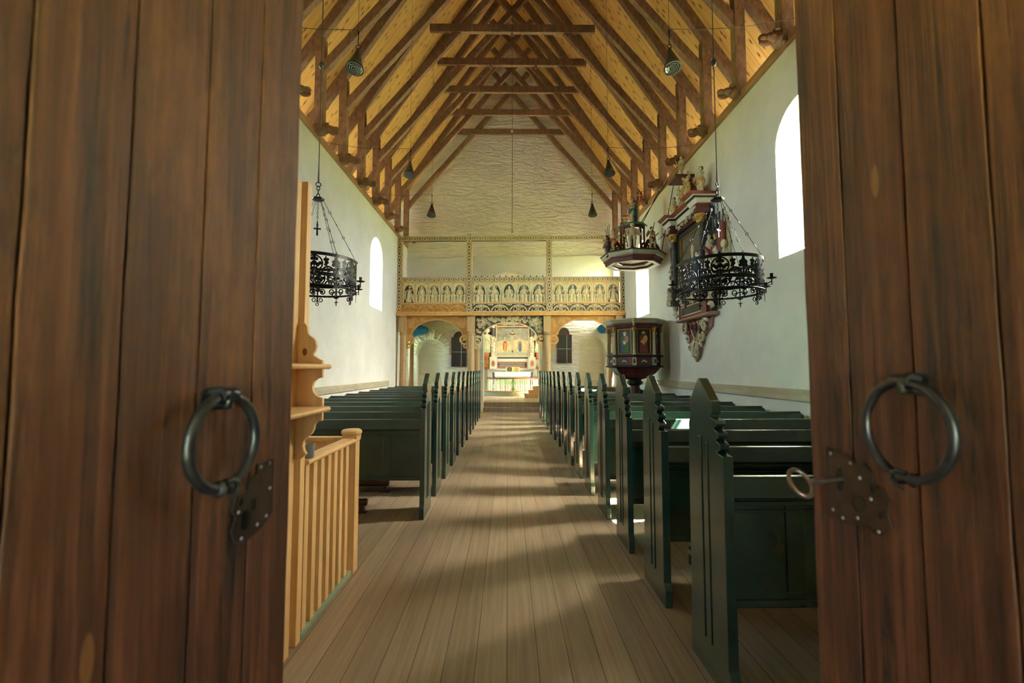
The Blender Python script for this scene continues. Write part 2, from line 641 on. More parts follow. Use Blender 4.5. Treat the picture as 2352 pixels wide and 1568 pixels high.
def boolean(o, cutters):
    for c in cutters:
        m = o.modifiers.new('cut', 'BOOLEAN')
        m.operation = 'DIFFERENCE'
        m.solver = 'EXACT'
        m.object = c
    bpy.context.view_layer.update()
    dg = bpy.context.evaluated_depsgraph_get()
    me = bpy.data.meshes.new_from_object(o.evaluated_get(dg))
    o.modifiers.clear()
    o.data = me
    for c in cutters:
        bpy.data.objects.remove(c, do_unlink=True)


def arch_outline(w, z0, zs, ztop, n=14):
    """half width w, sill z0, springing zs, apex ztop: (a, z) points, counter-clockwise"""
    pts = [(-w, z0), (w, z0)]
    for i in range(n + 1):
        t = PI * i / n
        pts.append((w * math.cos(t), zs + (ztop - zs) * math.sin(t)))
    return pts


def loft(A, fA, B, fB):
    mb = MB()
    n = len(A)
    vs = [fA(*p) for p in A] + [fB(*p) for p in B]
    fs = [tuple(range(n))[::-1], tuple(range(n, 2 * n))] + [(i, (i + 1) % n, n + (i + 1) % n, n + i) for i in range(n)]
    mb.add(vs, fs)
    return mb


# ------------------------------------------------------------------ setting
XL, XR, YG, YW, ZP = -3.45, 3.62, 15.5, 0.28, 5.60
XC = 0.12
WT = 0.85
RA, RS = 12.78, 1.472          # roof: apex height of the sarking's inner face and slope

mb = MB().box(XL - 0.2, XR + 0.2, -1.0, YG + 0.05, -0.1, 0.0)
struct('floor', mb, 'floor')
mb = MB().box(-40, 40, -40, 60, -0.5, -0.14)
struct('ground', mb, 'grass')

# side walls with splayed round-headed windows: (y centre, inner half width, outer half width, sill, springing, top)
WIN_R = [(5.42, 0.50, 0.40, 2.90, 4.38, 4.86, 0.16), (12.05, 0.54, 0.53, 2.86, 4.38, 4.9, 0.1), (14.82, 0.46, 0.36, 3.35, 4.6, 5.05, 0.05), (14.85, 0.30, 0.11, 1.25, 2.35, 2.62, 0.0)]  # last two, by the loft, are unseen and added to light the gable
WIN_L = [(5.42, 0.50, 0.36, 2.95, 4.40, 4.88, 0.0), (11.92, 0.55, 0.46, 3.02, 4.38, 4.92, 0.0), (15.02, 0.28, 0.26, 1.2, 2.35, 2.65, 0.0)]  # first and last are unseen, added for the daylight they give


def side_wall(name, xin, sgn, wins, y0, y1, z1, mat):
    mb = MB()
    a, b = sorted((xin, xin + sgn * WT))
    mb.box(a, b, y0, y1, -0.1, z1)
    o = struct(name, mb, mat)
    cut = []
    for (yc, wi, wo, s, sp, tp, sh) in wins:
        ins = [(yc + p[0], p[1]) for p in arch_outline(wi + 0.02, s - 0.0, sp, tp)]
        outs = [(yc + sh + p[0], p[1]) for p in arch_outline(wo, s + 0.42, sp + 0.1, tp + 0.04)]
        c = loft(ins, lambda q, z: (xin - sgn * 0.04, q, z), outs, lambda q, z: (xin + sgn * (WT + 0.04), q, z)).build('cut', mat)
        cut.append(c)
    boolean(o, cut)
    for i, (yc, wi, wo, s, sp, tp, sh) in enumerate(wins):
        portal('window_daylight', (xin + sgn * (WT - 0.02), yc + sh, (s + tp) / 2 + 0.23), (-sgn, 0, 0), 2 * wo + 0.03, tp - s - 0.36)
    return o


struct_n = [0]


def glazing(xg, yc, w, z0, zs, zt):
    struct_n[0] += 1
    fr = MB()
    f = lambda a, b, t: (xg + t, yc + a, b)
    out = arch_outline(w, z0, zs, zt)
    fr.ribbon(out, 0.05, f, -0.02, 0.02, True)
    for a in (-w / 3, w / 3):
        fr.ribbon([(a, z0), (a, zs + (zt - zs) * 0.9)], 0.015, f, -0.012, 0.012)
    k = 6
    for i in range(1, k):
        z = z0 + (zs - z0) * i / (k - 1)
        fr.ribbon([(-w, z), (w, z)], 0.015, f, -0.012, 0.012)
    o = struct('window_%d' % struct_n[0], fr, 'dark_paint')
    gl = MB()
    gl.prism(out, f, -0.002, 0.002)
    gl.build('pane', 'glass', o)
    return o


side_wall('wall_right', XR, 1, WIN_R, -1.0, 16.35, ZP, 'plaster')
side_wall('wall_left', XL, -1, WIN_L, -1.0, 16.35, ZP, 'plaster')
for (yc, wi, wo, s, sp, tp, sh) in WIN_R:
    glazing(XR + WT - 0.08, yc + sh, wo + 0.01, s + 0.38, sp + 0.1, tp + 0.05)
for (yc, wi, wo, s, sp, tp, sh) in WIN_L:
    glazing(XL - WT + 0.08, yc + sh, wo + 0.01, s + 0.38, sp + 0.1, tp + 0.05)

# sarking (roof boards) and eaves
mb = MB()
hs = (RA - 5.5) / RS
for sg in (-1, 1):
    p = [(XC, RA), (XC + sg * hs, 5.5), (XC + sg * hs, 5.7), (XC, RA + 0.2)]
    mb.prism(p, lambda a, b, t: (a, t, b), -1.1, YG + 0.6)
struct('ceiling', mb, 'roof')
mb = MB()
mb.box(XR + WT - 0.02, XC + hs + 0.02, -1.1, YG + 0.6, 5.45, 5.62)
mb.box(XC - hs - 0.02, XL - WT + 0.02, -1.1, YG + 0.6, 5.45, 5.62)
struct('trim_1', mb, 'plate')
# wall plates
for nm, x0, x1 in (('trim_2', XL - 0.2, XL + 0.04), ('trim_3', XR - 0.04, XR + 0.2)):
    struct(nm, MB().box(x0, x1, 0.28, YG, ZP, ZP + 0.13), 'plate', bevel=0.01)

# warm uplights added out of sight behind the plates to brighten the sarking
UP = 7.5
for k in range(11):
    yy = 14.31 - 1.16 * k
    for sg, xx in ((-1, XL - 0.42), (1, XR + 0.42)):
        tl = thing('added_uplight', 'long added unseen uplight on the %s wall head lighting the roof boards' % ('left' if sg < 0 else 'right'), 'lamp', (xx, yy, ZP), 0, 'added uplights on the %s wall head' % ('left' if sg < 0 else 'right'))
        MB().box(-0.06, 0.06, -0.38, 0.38, 0.0, 0.05).build('housing', 'lamp', tl, 0, 0.004)
        ld = bpy.data.lights.new('added_uplight_area', 'AREA')
        ld.shape = 'RECTANGLE'
        ld.size, ld.size_y = 0.1, 0.7
        ld.energy = UP
        ld.color = (1.0, 0.94, 0.80)
        lo_ = bpy.data.objects.new('added_uplight_area', ld)
        COL.objects.link(lo_)
        lo_.parent = tl
        lo_.location = (0, 0, 0.06)
        lo_.rotation_euler = Vector((-sg * 0.25, 0, 1)).to_track_quat('-Z', 'Y').to_euler()

# gable wall between nave and chancel
GY0, GY1 = YG, YG + 0.85
mb = MB()
gp = [(-4.75, -0.1), (5.0, -0.1), (5.0, 5.6), (XC, RA + 0.02), (-4.75, 5.6)]
mb.prism(gp, lambda a, b, t: (a, t, b), GY0, GY1)
gable = struct('wall_back', mb, 'gable')
AX = 0.15
cut = [loft([(AX + a, b) for a, b in arch_outline(0.97, 0.0, 3.77, 4.74, 20)], lambda a, b: (a, GY0 - 0.05, b),
            [(AX + a, b) for a, b in arch_outline(0.97, 0.0, 3.77, 4.74, 20)], lambda a, b: (a, GY1 + 0.05, b)).build('cut', 'gable')]
for (cx, w, zs, zt) in ((-2.60, 0.47, 1.95, 2.46), (2.91, 0.47, 2.05, 2.56)):
    A = [(cx + a, b) for a, b in arch_outline(w, 0.02, zs, zt, 16)]
    cut.append(loft(A, lambda a, b: (a, GY0 - 0.05, b), A, lambda a, b: (a, GY0 + 0.38, b)).build('cut', 'gable'))
boolean(gable, cut)
# smooth plaster coat on the lower part of that wall (it ends in an uneven edge)
mb = MB()
top = [(XL, 5.28), (-2.6, 5.22), (-1.2, 5.3), (0.3, 5.34), (1.6, 5.30), (2.8, 5.36), (XR, 5.33)]
poly = [(XL, 4.45)] + [(-0.99 + AX, 4.45)] + [(AX + a, b) for a, b in circ(0, 3.77, 1.03, 12, PI * 0.78, PI * 0.22)] + [(0.99 + AX, 4.45), (XR, 4.45)] + top[::-1]
mb.prism(poly, fxz(GY0), -0.01, 0.045)
struct('trim_4', mb, 'plaster')
# rough stones round the left niche
mb = MB()
for i in range(19):
    t = PI * (0.02 + 0.96 * i / 18)
    ro = 0.84 + random.uniform(-0.09, 0.07)
    if math.cos(t) > 0.05: ro = min(ro, 0.64 / math.cos(t))
    c0 = (-2.60 + 0.5 * math.cos(t), 1.95 + 0.53 * math.sin(t))
    c1 = (-2.60 + ro * math.cos(t), 1.95 + (ro + 0.03) * math.sin(t))
    mb.ribbon([c0, c1], [0.06, 0.10], fxz(GY0), -0.02, random.uniform(0.04, 0.09))
struct('trim_5', mb, 'gable', bevel=0.012)

# west wall with the doorway the camera stands in
mb = MB()
mb.prism([(-4.75, -0.1), (5.0, -0.1), (5.0, 5.6), (XC, RA + 0.02), (-4.75, 5.6)], lambda a, b, t: (a, t, b), -1.0, YW)
west = struct('wall_front', mb, 'plaster')
DA = [(0.075 + a, b) for a, b in arch_outline(0.64, 0.0, 2.0, 2.45, 12)]
DB = [(0.075 + a, b) for a, b in arch_outline(0.64, 0.0, 2.0, 2.45, 12)]
boolean(west, [loft(DA, lambda a, b: (a, -1.1, b), DB, lambda a, b: (a, YW + 0.1, b)).build('cut', 'plaster')])
# unseen porch added outside it to cut down the doorway light
mb = MB()
mb.box(-2.0, -1.8, -3.4, -1.0, -0.1, 2.9).box(1.9, 2.1, -3.4, -1.0, -0.1, 2.9).box(-2.0, 2.1, -3.4, -1.0, 2.7, 2.9)
mb.box(-2.0, -0.40, -3.4, -3.2, -0.1, 2.9).box(0.40, 2.1, -3.4, -3.2, -0.1, 2.9).box(-0.40, 0.40, -3.4, -3.2, 2.0, 2.9).box(-0.40, 0.40, -3.4, -3.2, -0.1, 1.0)
struct('wall_added_porch', mb, 'column')
struct('floor_added_porch', MB().box(-1.8, 1.9, -3.4, -1.0, -0.13, -0.02), 'stone')
portal('doorway_daylight', (0.0, -3.3, 1.5), (0, 1, 0), 0.8, 1.0)

# pale sill boards along both side walls
struct('baseboard_right', MB().box(XR - 0.05, XR, 0.9, 14.0, 1.06, 1.20), 'sill', bevel=0.006)
struct('baseboard_left', MB().box(XL, XL + 0.05, 0.9, 13.2, 0.98, 1.12), 'sill', bevel=0.006)

# chancel
CX0, CX1, CY1, CZ = -2.35, 2.65, 22.6, 0.30
struct('floor_chancel', MB().box(CX0 - 0.1, CX1 + 0.1, 15.95, CY1 + 0.1, 0.1, CZ), 'floor')
struct('trim_6', MB().box(AX - 0.969, AX + 0.969, 15.53, 15.96, 0.0, 0.145), 'floor')
struct('trim_7', MB().box(AX - 0.969, AX + 0.969, 15.92, 16.36, 0.0, 0.295), 'floor')
WIN_C = [(19.6, 0.50, 0.33, 1.5, 3.6, 4.1, 0.0)]
for nm, xin, sg in (('wall_chancel_right', CX1, 1), ('wall_chancel_left', CX0, -1)):
    side_wall(nm, xin, sg, WIN_C, GY1 - 0.02, CY1 + 0.5, 5.2, 'plaster')
    glazing(xin + sg * (WT - 0.08), 19.6, 0.34, 1.5 + 0.38, 3.70, 4.15)
struct('wall_chancel_back', MB().box(CX0 - 0.5, CX1 + 0.5, CY1, CY1 + 0.5, -0.1, 5.2), 'plaster')
struct('ceiling_chancel', MB().box(CX0 - 0.5, CX1 + 0.5, GY1 - 0.02, CY1 + 0.5, 5.0, 5.2), 'plaster')

# ------------------------------------------------------------------ doors (opened inwards, one on each side of the lens)
def leaf_frame(p0, p1, side):
    p0, p1 = Vector((p0[0], p0[1], 0)), Vector((p1[0], p1[1], 0))
    t = (p1 - p0).normalized()
    n = Vector((t.y, -t.x, 0)) * side          # towards the passage

    def f(a, b, c):                             # a along the leaf, b height, c out of its face
        q = p0 + t * a + n * c
        return (q.x, q.y, b)
    return f, (p1 - p0).length


FL, LL = leaf_frame((-0.4453, 0.30), (-0.386, 0.824), 1)
FR, LR = leaf_frame((0.5892, 0.30), (0.570, 0.859), -1)


def door(name, f, length, cuts, seed):
    rnd = random.Random(seed)
    mb = MB()
    e = [0.0] + cuts + [length]
    for i in range(len(e) - 1):
        a0, a1 = e[i] + 0.0015, e[i + 1] - 0.0015
        d = rnd.uniform(-0.001, 0.001)
        n = 26
        pl = [(a0, 0.02)] + [(a0 + rnd.uniform(-.0007, .0012), 0.02 + 2.28 * k / n) for k in range(1, n)] + [(a0, 2.3), (a1, 2.3)]
        pl += [(a1 + rnd.uniform(-.0012, .0007), 2.3 - 2.28 * k / n) for k in range(1, n)] + [(a1, 0.02)]
        mb.prism(pl, f, -0.045, d)
    mb.prism([(0.002, 0.02), (length - .002, 0.02), (length - .002, 2.3), (0.002, 2.3)], f, -0.05, -0.012)
    return tag(mb.build(name, 'door', bevel=0.0012), None, None, None, 'structure')


def door_ring(parent, f, a, z, r, tr, off):
    mb = MB()
    pts = [f(a + r * math.cos(t), z + r * math.sin(t) - r, off) for t in [2 * PI * i / 40 for i in range(40)]]
    mb.tube(pts, tr, 12, True)
    ri = mb.build('ring_handle', 'ring_iron', parent, 60)
    kn = MB()
    c = f(a + 0.006, z - 2 * r, off)
    pts = [f(a + r * math.sin(q), z - r - r * math.cos(q), off) for q in (-0.22, -0.12, 0, 0.12, 0.22)]
    kn.tube(pts, [tr * 1.05, tr * 1.6, tr * 1.0, tr * 1.6, tr * 1.05], 12)
    kn.tube([f(a + 0.006 + 0.014 * math.sin(q), z - 2 * r - 0.002 + 0.012 * math.cos(q), off + tr * 0.9) for q in (-0.6, 0.2, 1.0, 1.8, 2.6, 3.4)], [tr * .4, tr * .6, tr * .6, tr * .55, tr * .5, tr * .3], 8)
    kn.build('knuckle', 'ring_iron', ri, 60)
    st = MB()
    st.tube([f(a, z + 0.004, -0.01), f(a, z + 0.008, off * 0.7), f(a, z + 0.003, off + tr), f(a, z - tr * 1.6, off + tr * 0.6), f(a, z - tr * 2, -0.005)], tr * 0.85, 8)
    st.tube([f(a - 0.014, z + 0.002, off), f(a + 0.014, z + 0.002, off)], tr * 1.45, 10)
    st.prism(circ(a, z - 0.004, 0.017, 12), f, -0.002, 0.003)
    st.build('staple', 'ring_iron', parent, 50)


def lock_plate(parent, f, poly, rivets, holes):
    mb = MB()
    mb.prism(poly, f, -0.001, 0.0022)
    n = len(poly)
    mb.ribbon(poly, 0.002, f, 0.001, 0.0034, True)
    lp = mb.build('lock_plate', 'plate_iron', parent, 0, 0.0006)
    rv = MB()
    for a, b in rivets:
        rv.ell((a, b, 0.002), (0.0032, 0.0032, 0.0026), 8, 6, f)
    rv.build('rivets', 'rivet', lp, 60)
    hm = MB()
    for (a, b, ra, rb) in holes:
        hm.prism(circ(a, b, ra, 14, ry=rb), f, 0.002, 0.0028)  # flat dark disc stands in for the shade inside each opening
        hm.ribbon(circ(a, b, ra, 14, ry=rb), 0.0012, f, 0.002, 0.0040, True)
    hm.build('dark_opening_disc', 'black_panel', lp)
    return lp


d1 = door('door_1', FL, LL, [0.104, 0.203, 0.312, 0.42], 3)
d2 = door('door_2', FR, LR, [0.118, 0.229, 0.342, 0.459], 9)
door_ring(d1, FL, 0.332, 1.413, 0.0615, 0.0072, 0.026)
door_ring(d2, FR, 0.332, 1.432, 0.0665, 0.0064, 0.026)
lock_plate(d1, FL, [(0.435, 1.300), (0.475, 1.302), (0.476, 1.215), (0.445, 1.196), (0.415, 1.190), (0.390, 1.196), (0.382, 1.215), (0.392, 1.232), (0.381, 1.245), (0.390, 1.262), (0.412, 1.266), (0.418, 1.282), (0.434, 1.286)],
           [(0.444, 1.294), (0.466, 1.296), (0.469, 1.255), (0.462, 1.212), (0.440, 1.206), (0.405, 1.197), (0.396, 1.238)],
           [(0.410, 1.222, 0.010, 0.015), (0.428, 1.240, 0.004, 0.009), (0.400, 1.251, 0.006, 0.006)])
LPR = [(0.515, 1.312), (0.470, 1.306), (0.452, 1.296), (0.436, 1.299), (0.420, 1.288), (0.416, 1.272), (0.402, 1.268), (0.390, 1.252), (0.394, 1.232), (0.388, 1.214), (0.402, 1.196), (0.420, 1.194), (0.432, 1.203), (0.452, 1.196), (0.480, 1.190), (0.515, 1.192)]
lp = lock_plate(d2, FR, LPR,
                [(0.506, 1.302), (0.462, 1.294), (0.444, 1.274), (0.424, 1.246), (0.506, 1.205), (0.484, 1.198), (0.452, 1.208), (0.412, 1.200)],
                [(0.486, 1.262, 0.0055, 0.019), (0.447, 1.232, 0.013, 0.014), (0.416, 1.264, 0.006, 0.007), (0.404, 1.228, 0.004, 0.006)])
# old iron key standing in the lock of the right leaf
ka, kz = 0.482, 1.264
k0 = Vector(FR(ka, kz, 0.004))
kt = thing('door_key', 'rusty iron key sticking out of the lock of the right door leaf', 'key', k0)
mb = MB()
tip = Vector(FR(ka - 0.004, kz - 0.004, 0.062))
mb.tube([k0 - (tip - k0) * 0.25, k0, k0 + (tip - k0) * 0.55, tip], [0.0036, 0.0036, 0.0042, 0.0044], 10)
mb.tube([k0 + (tip - k0) * 0.62, k0 + (tip - k0) * 0.7], 0.0054, 10)
mb.build('shank', 'key', kt, 50, off=k0)
mb = MB()
dirv = (tip - k0).normalized()
upv = Vector((0.0, 0.62, 0.78)).normalized()
upv = (upv - dirv * upv.dot(dirv)).normalized()
pts = []
for i in range(24):
    t = 2 * PI * i / 24
    pts.append(tip + dirv * (0.017 - 0.017 * math.cos(t)) + upv * 0.0235 * math.sin(t))
mb.tube(pts, 0.0038, 10, True)
mb.build('bow', 'key', kt, 60, off=k0)

# ------------------------------------------------------------------ pews
PITCH = 0.82


def end_profile():
    p = [(-0.022, 0.0), (-0.022, 0.10), (-0.012, 0.13), (0.0, 0.14), (0.0, 1.06), (0.045, 1.064)]

    def bulge(z0, z1, y_in, y_out):
        out = []
        for i in range(7):
            t = -PI / 2 + PI * i / 6
            out.append((y_in - (y_in - y_out) * math.cos(t), (z0 + z1) / 2 + (z1 - z0) / 2 * math.sin(t)))
        return out
    p += bulge(1.072, 1.118, 0.062, 0.026)
    p += bulge(1.126, 1.168, 0.076, 0.04)
    p += bulge(1.176, 1.218, 0.094, 0.058)
    p += [(0.126, 1.222), (0.126, 1.238), (0.103, 1.243), (0.103, 1.298), (0.122, 1.304), (0.234, 1.402), (0.244, 1.406), (0.254, 1.402), (0.345, 1.304), (0.366, 1.298), (0.366, 1.243), (0.352, 1.236)]
    p += [(0.346, 1.222), (0.352, 1.206), (0.370, 1.19), (0.378, 1.165), (0.376, 1.14), (0.384, 1.06), (0.392, 0.14), (0.40, 0.12), (0.40, 0.0)]
    return p


def make_pew(name, label, group, xa, xw, seat=0.56):
    """xa: aisle face of the end panel, xw: wall end"""
    sg = 1 if xw > xa else -1
    t = thing(name, label, 'pew', (xa, 0, 0), 0, group)
    L = abs(xw - xa)
    prof = end_profile()
    mb = MB()
    mb.prism(prof, lambda a, b, c: (sg * c, a, b), 0.0, 0.046)
    mb.prism([(0.155, 0.16), (0.170, 0.16), (0.170, 1.10), (0.155, 1.10)], lambda a, b, c: (sg * c, a, b), -0.005, 0.001)
    mb.prism([(0.225, 0.16), (0.262, 0.16), (0.262, 1.12), (0.225, 1.12)], lambda a, b, c: (sg * c, a, b), -0.005, 0.001)
    mb.build('end_panel', 'green', t, 0, 0.004)
    S = lambda x0, x1: tuple(sorted((sg * x0, sg * x1)))
    x0, x1 = S(0.046, L - 0.03)
    mb = MB().box(x0, x1, 0.155, 0.175, 0.36, 0.90)
    for i in range(1, 7):
        xx = x0 + (x1 - x0) * i / 7
        mb.box(xx - 0.045, xx + 0.045, 0.146, 0.16, 0.40, 0.82)
    mb.build('back_panel', 'green', t, 0, 0.003)
    mb = MB()
    mb.prism([(0.115, 0.845), (0.128, 0.838), (0.185, 0.86), (0.185, 0.935), (0.155, 0.945), (0.138, 0.94)], lambda a, b, c: (c, a, b), x0, x1)
    mb.build('top_rail', 'green', t, 0, 0.004)
    mb = MB()
    mb.box(x0, x1, 0.140, 0.18, 0.335, 0.37)
    mb.box(x0, x1, 0.132, 0.17, 0.805, 0.825)
    mb.box(x0, x1, 0.138, 0.17, 0.775, 0.785)
    mb.build('moulding', 'green', t, 0, 0.003)
    mb = MB().box(x0, x1, 0.176, seat, 0.425, 0.46)
    mb.box(x0, x1, seat - 0.03, seat - 0.01, 0.37, 0.425)
    mb.build('seat', 'green', t, 0, 0.005)
    w0, w1 = S(L - 0.03, L)
    mb = MB()
    mb.prism([(0.10, 0.0), (0.12, 0.90), (0.16, 0.92), (0.30, 0.90), (seat - 0.04, 0.52), (seat - 0.02, 0.0)], lambda a, b, c: (c, a, b), w0, w1)
    mb.build('wall_end_panel', 'green', t, 0, 0.004)
    return t


ORD = ['nearest', 'second nearest', 'third nearest', 'fourth', 'fifth', 'sixth', 'seventh', 'eighth', 'ninth', 'tenth', 'eleventh', 'twelfth', 'thirteenth', 'fourteenth', 'farthest']
p0 = None
for k in range(15):
    lab = 'dark green pew, %s from the doors in the right-hand row of pews' % ORD[k]
    if k == 0: lab = 'dark green pew closest to the right door leaf, with the tallest-looking pointed end'
    if k == 14: lab = 'dark green pew at the chancel end of the right-hand row'
    y = 2.045 + PITCH * k
    if k in (10, 14):
        make_pew('church_pew', lab, 'pews right of the aisle', 0.962, 2.64 if k == 10 else 3.0, 0.56 if k == 10 else 0.36).location.y = y
    elif p0 is None:
        p0 = make_pew('church_pew', lab, 'pews right of the aisle', 0.962, 3.55)
        p0.location.y = y
    else:
        dup(p0, (0.962, y, 0), lab)
p0 = None
for k in range(12):
    lab = 'dark green pew, %s from the doors in the left-hand row of pews' % ORD[k]
    if k == 0: lab = 'dark green pew nearest the pine railing, its plain back facing the doors'
    if k == 11: lab = 'dark green pew at the chancel end of the left-hand row'
    y = 2.045 + PITCH * (k + 3)
    if k == 11:
        make_pew('church_pew', lab, 'pews left of the aisle', -0.805, -3.385, 0.36).location.y = y
    elif p0 is None:
        p0 = make_pew('church_pew', lab, 'pews left of the aisle', -0.805, -3.385)
        p0.location.y = y
    else:
        dup(p0, (-0.805 + (-0.012 if k < 6 else 0), y, 0), lab)

# heater pipes on the floor behind and below the nearest left pew
for (x, y, lab) in ((-1.42, 4.72, 'brown heater pipe on the floor just behind the nearest left pew'), (-1.40, 5.5, 'brown heater pipe lying on the floor under the nearest left pew')):
    t = thing('heater_pipe', lab, 'heater', (x, y, 0), 0, 'heater pipes under the left pews')
    mb = MB().tube([(-1.9, 0, 0.105), (-0.01, 0, 0.105), (0.0, 0, 0.105)], [0.036, 0.036, 0.03], 14)
    mb.build('pipe', 'heater', t, 40)
    for xx in (-0.05, -1.8):
        MB().box(xx - 0.02, xx + 0.02, -0.03, 0.03, 0.0, 0.09).add([], []).box(xx - 0.05, xx + 0.05, -0.04, 0.04, 0, 0.008).build('foot', 'heater', t)

# ------------------------------------------------------------------ pine railing, screen with shelves, cup
t = thing('stair_railing', 'pale pine railing with square balusters behind the left door leaf', 'railing', (-1.12, 2.9, 0))
o = (-1.12, 2.9, 0)
mb = MB()
mb.prism([(-1.185, 0.922), (-1.095, 0.922), (-1.083, 0.936), (-1.09, 0.948), (-1.10, 0.952), (-1.18, 0.952), (-1.197, 0.94)], lambda a, b, c: (a, c, b), 2.545, 3.42)
mb.build('handrail', 'pine', t, 0, 0.003, o)
MB().box(-1.18, -1.09, 3.325, 3.415, 0.0, 0.925).build('newel_post', 'pine', t, 0, 0.003, o)
mb = MB()
mb.box(-1.187, -1.083, 3.318, 3.422, 0.945, 0.972)
mb.lathe([(0.052, 0.965), (0.066, 0.975), (0.073, 0.99), (0.070, 1.004), (0.058, 1.012), (0.0, 1.014)], (-1.135, 3.37, 0), 24, a0=PI / 8)
mb.build('newel_cap', 'pine', t, 40, 0, o)
for i in range(7):
    y = 3.235 - 0.1065 * i
    MB().box(-1.152, -1.115, y - 0.026, y + 0.026, 0.03, 0.93).build('baluster', 'pine', t, 0, 0.002, o)
MB().box(-1.165, -1.105, 2.545, 3.33, 0.0, 0.03).build('sill_rail', 'plinth_green', t, 0, 0.003, o)
mb = MB().box(-2.6, -1.18, 3.36, 3.43, 0.925, 0.955)
mb.box(-2.6, -1.18, 3.38, 3.41, 0.85, 0.925)
mb.build('back_handrail', 'pine', t, 0, 0.004, o)
for i in range(8):
    x = -1.35 - 0.15 * i
    MB().box(x - 0.02, x + 0.02, 3.375, 3.41, 0.0, 0.86).build('back_baluster', 'pine', t, 0, 0.002, o)

o = (-1.12, 2.3, 0)
t = thing('pine_shelf_stand', 'pine stand with scalloped bracket and two rounded shelves beside left door', 'shelf', o)
MB().box(-1.165, -1.105, 2.35, 2.405, 0, 2.46).build('post', 'pine', t, 0, 0.003, o)
MB().box(-1.165, -1.105, 2.48, 2.535, 0, 2.49).build('post', 'pine', t, 0, 0.003, o)
BR = [(-1.124, 1.689), (-1.098, 1.689), (-1.089, 1.698), (-1.072, 1.695), (-1.057, 1.678), (-1.053, 1.648), (-1.047, 1.631), (-1.026, 1.616), (-1.011, 1.599), (-1.006, 1.572), (-1.012, 1.549), (-1.023, 1.528), (-1.014, 1.517), (-0.991, 1.502), (-0.972, 1.496), (-0.97, 1.406), (-0.994, 1.403), (-1.014, 1.386), (-1.022, 1.357), (-1.015, 1.328), (-0.994, 1.305), (-0.967, 1.298), (-0.968, 1.181), (-0.994, 1.176), (-1.005, 1.161), (-1.01, 1.133), (-1.021, 1.113), (-1.044, 1.093), (-1.06, 1.076), (-1.064, 1.053), (-1.056, 1.025), (-1.044, 1.008), (-1.08, 0.979), (-1.124, 0.979)]
for y in (2.432, 1.45):
    MB().prism(BR, fxz(y), 0.0, 0.026).build('scalloped_bracket', 'pine', t, 0, 0.004, o)
for z, x1 in ((1.463, -0.925), (1.243, -0.925)):
    pl = [(-1.16, z - 0.013), (x1 - 0.013, z - 0.013), (x1 - 0.004, z - 0.009), (x1, z), (x1 - 0.004, z + 0.009), (x1 - 0.013, z + 0.013), (-1.16, z + 0.013)]
    MB().prism(pl, lambda a, b, c: (a, c, b), 1.42, 2.415).build('shelf', 'pine', t, 40, 0.002, o)

t = thing('tin_cup', 'small grey-blue tin cup standing on the near end of the pine handrail', 'cup', (-1.118, 2.605, 0.953))
MB().lathe([(0.028, 0.0), (0.031, 0.004), (0.032, 0.078), (0.030, 0.078), (0.029, 0.008)], n=20).build('cup_body', 'cup', t, 40)
MB().tube([(-0.03, 0, 0.062), (-0.048, 0, 0.055), (-0.048, 0, 0.03), (-0.03, 0, 0.02)], 0.004, 6).build('cup_handle', 'cup', t, 50)

# ------------------------------------------------------------------ roof trusses
def make_truss(label, y):
    t = thing('roof_truss', label, 'roof truss', (XC, y, 0), 0, 'trusses of the open timber roof')
    W = 0.13
    up = (0, 1, 0)
    for sg in (-1, 1):
        s1 = (RA - 0.15 - 5.5) / RS
        MB().bar((sg * s1, 0, 5.5), (0, 0, RA - 0.15), 0.17, W, up).build('rafter', 'truss', t, 0, 0.006)
        b0, b1 = 3.50, -0.58
        zb = lambda s: 10.70 - 1.155 * s + 0.11
        MB().bar((sg * b0, sg * 0.004, zb(b0)), (sg * b1, sg * 0.004, zb(b1)), 0.15, W - 0.01, up).build('scissor_brace', 'truss', t, 0, 0.006)
        MB().box(*sorted((sg * 3.40, sg * 3.56)), -0.075, 0.075, ZP + 0.1, RA - 0.28 - RS * 3.46).build('ashlar_post', 'truss', t, 0, 0.006)
        sp = MB().box(*sorted((sg * 3.40, sg * 4.75)), -0.085, 0.085, ZP + 0.04, ZP + 0.2).build('sole_piece', 'truss', t, 0, 0.008)
        hd = MB()
        x = lambda s: sg * s
        # carved beast head: neck, skull, muzzle, jaw, ears
        hd.ell((x(3.40), 0, ZP + 0.12), (0.10, 0.085, 0.085), 12, 8)
        hd.ell((x(3.30), 0, ZP + 0.13), (0.10, 0.075, 0.07), 12, 8)
        hd.ell((x(3.20), 0, ZP + 0.125), (0.075, 0.045, 0.058), 10, 7)
        hd.ell((x(3.215), 0, ZP + 0.065), (0.085, 0.028, 0.05), 10, 6)
        for e in (-1, 1):
            hd.ell((x(3.335), e * 0.06, ZP + 0.20), (0.05, 0.035, 0.02), 8, 6)
            hd.ell((x(3.255), e * 0.048, ZP + 0.155), (0.02, 0.02, 0.018), 8, 5)
        hd.build('carved_head', 'truss', sp, 60)
    MB().box(-1.93, 1.93, -0.085, -0.02, 9.31, 9.50).box(-1.5, 1.5, -0.02, 0.05, 9.34, 9.48).build('collar_beam', 'truss', t, 0, 0.006)
    return t


def collar_knobs(t):
    for x in (-0.55, 0.62):
        MB().lathe([(0.0, 0), (0.03, 0.0), (0.045, 0.02), (0.045, 0.05), (0.03, 0.075), (0.0, 0.08)], (x, -0.05, 9.235), 12).build('turned_knob', 'truss', t, 40)


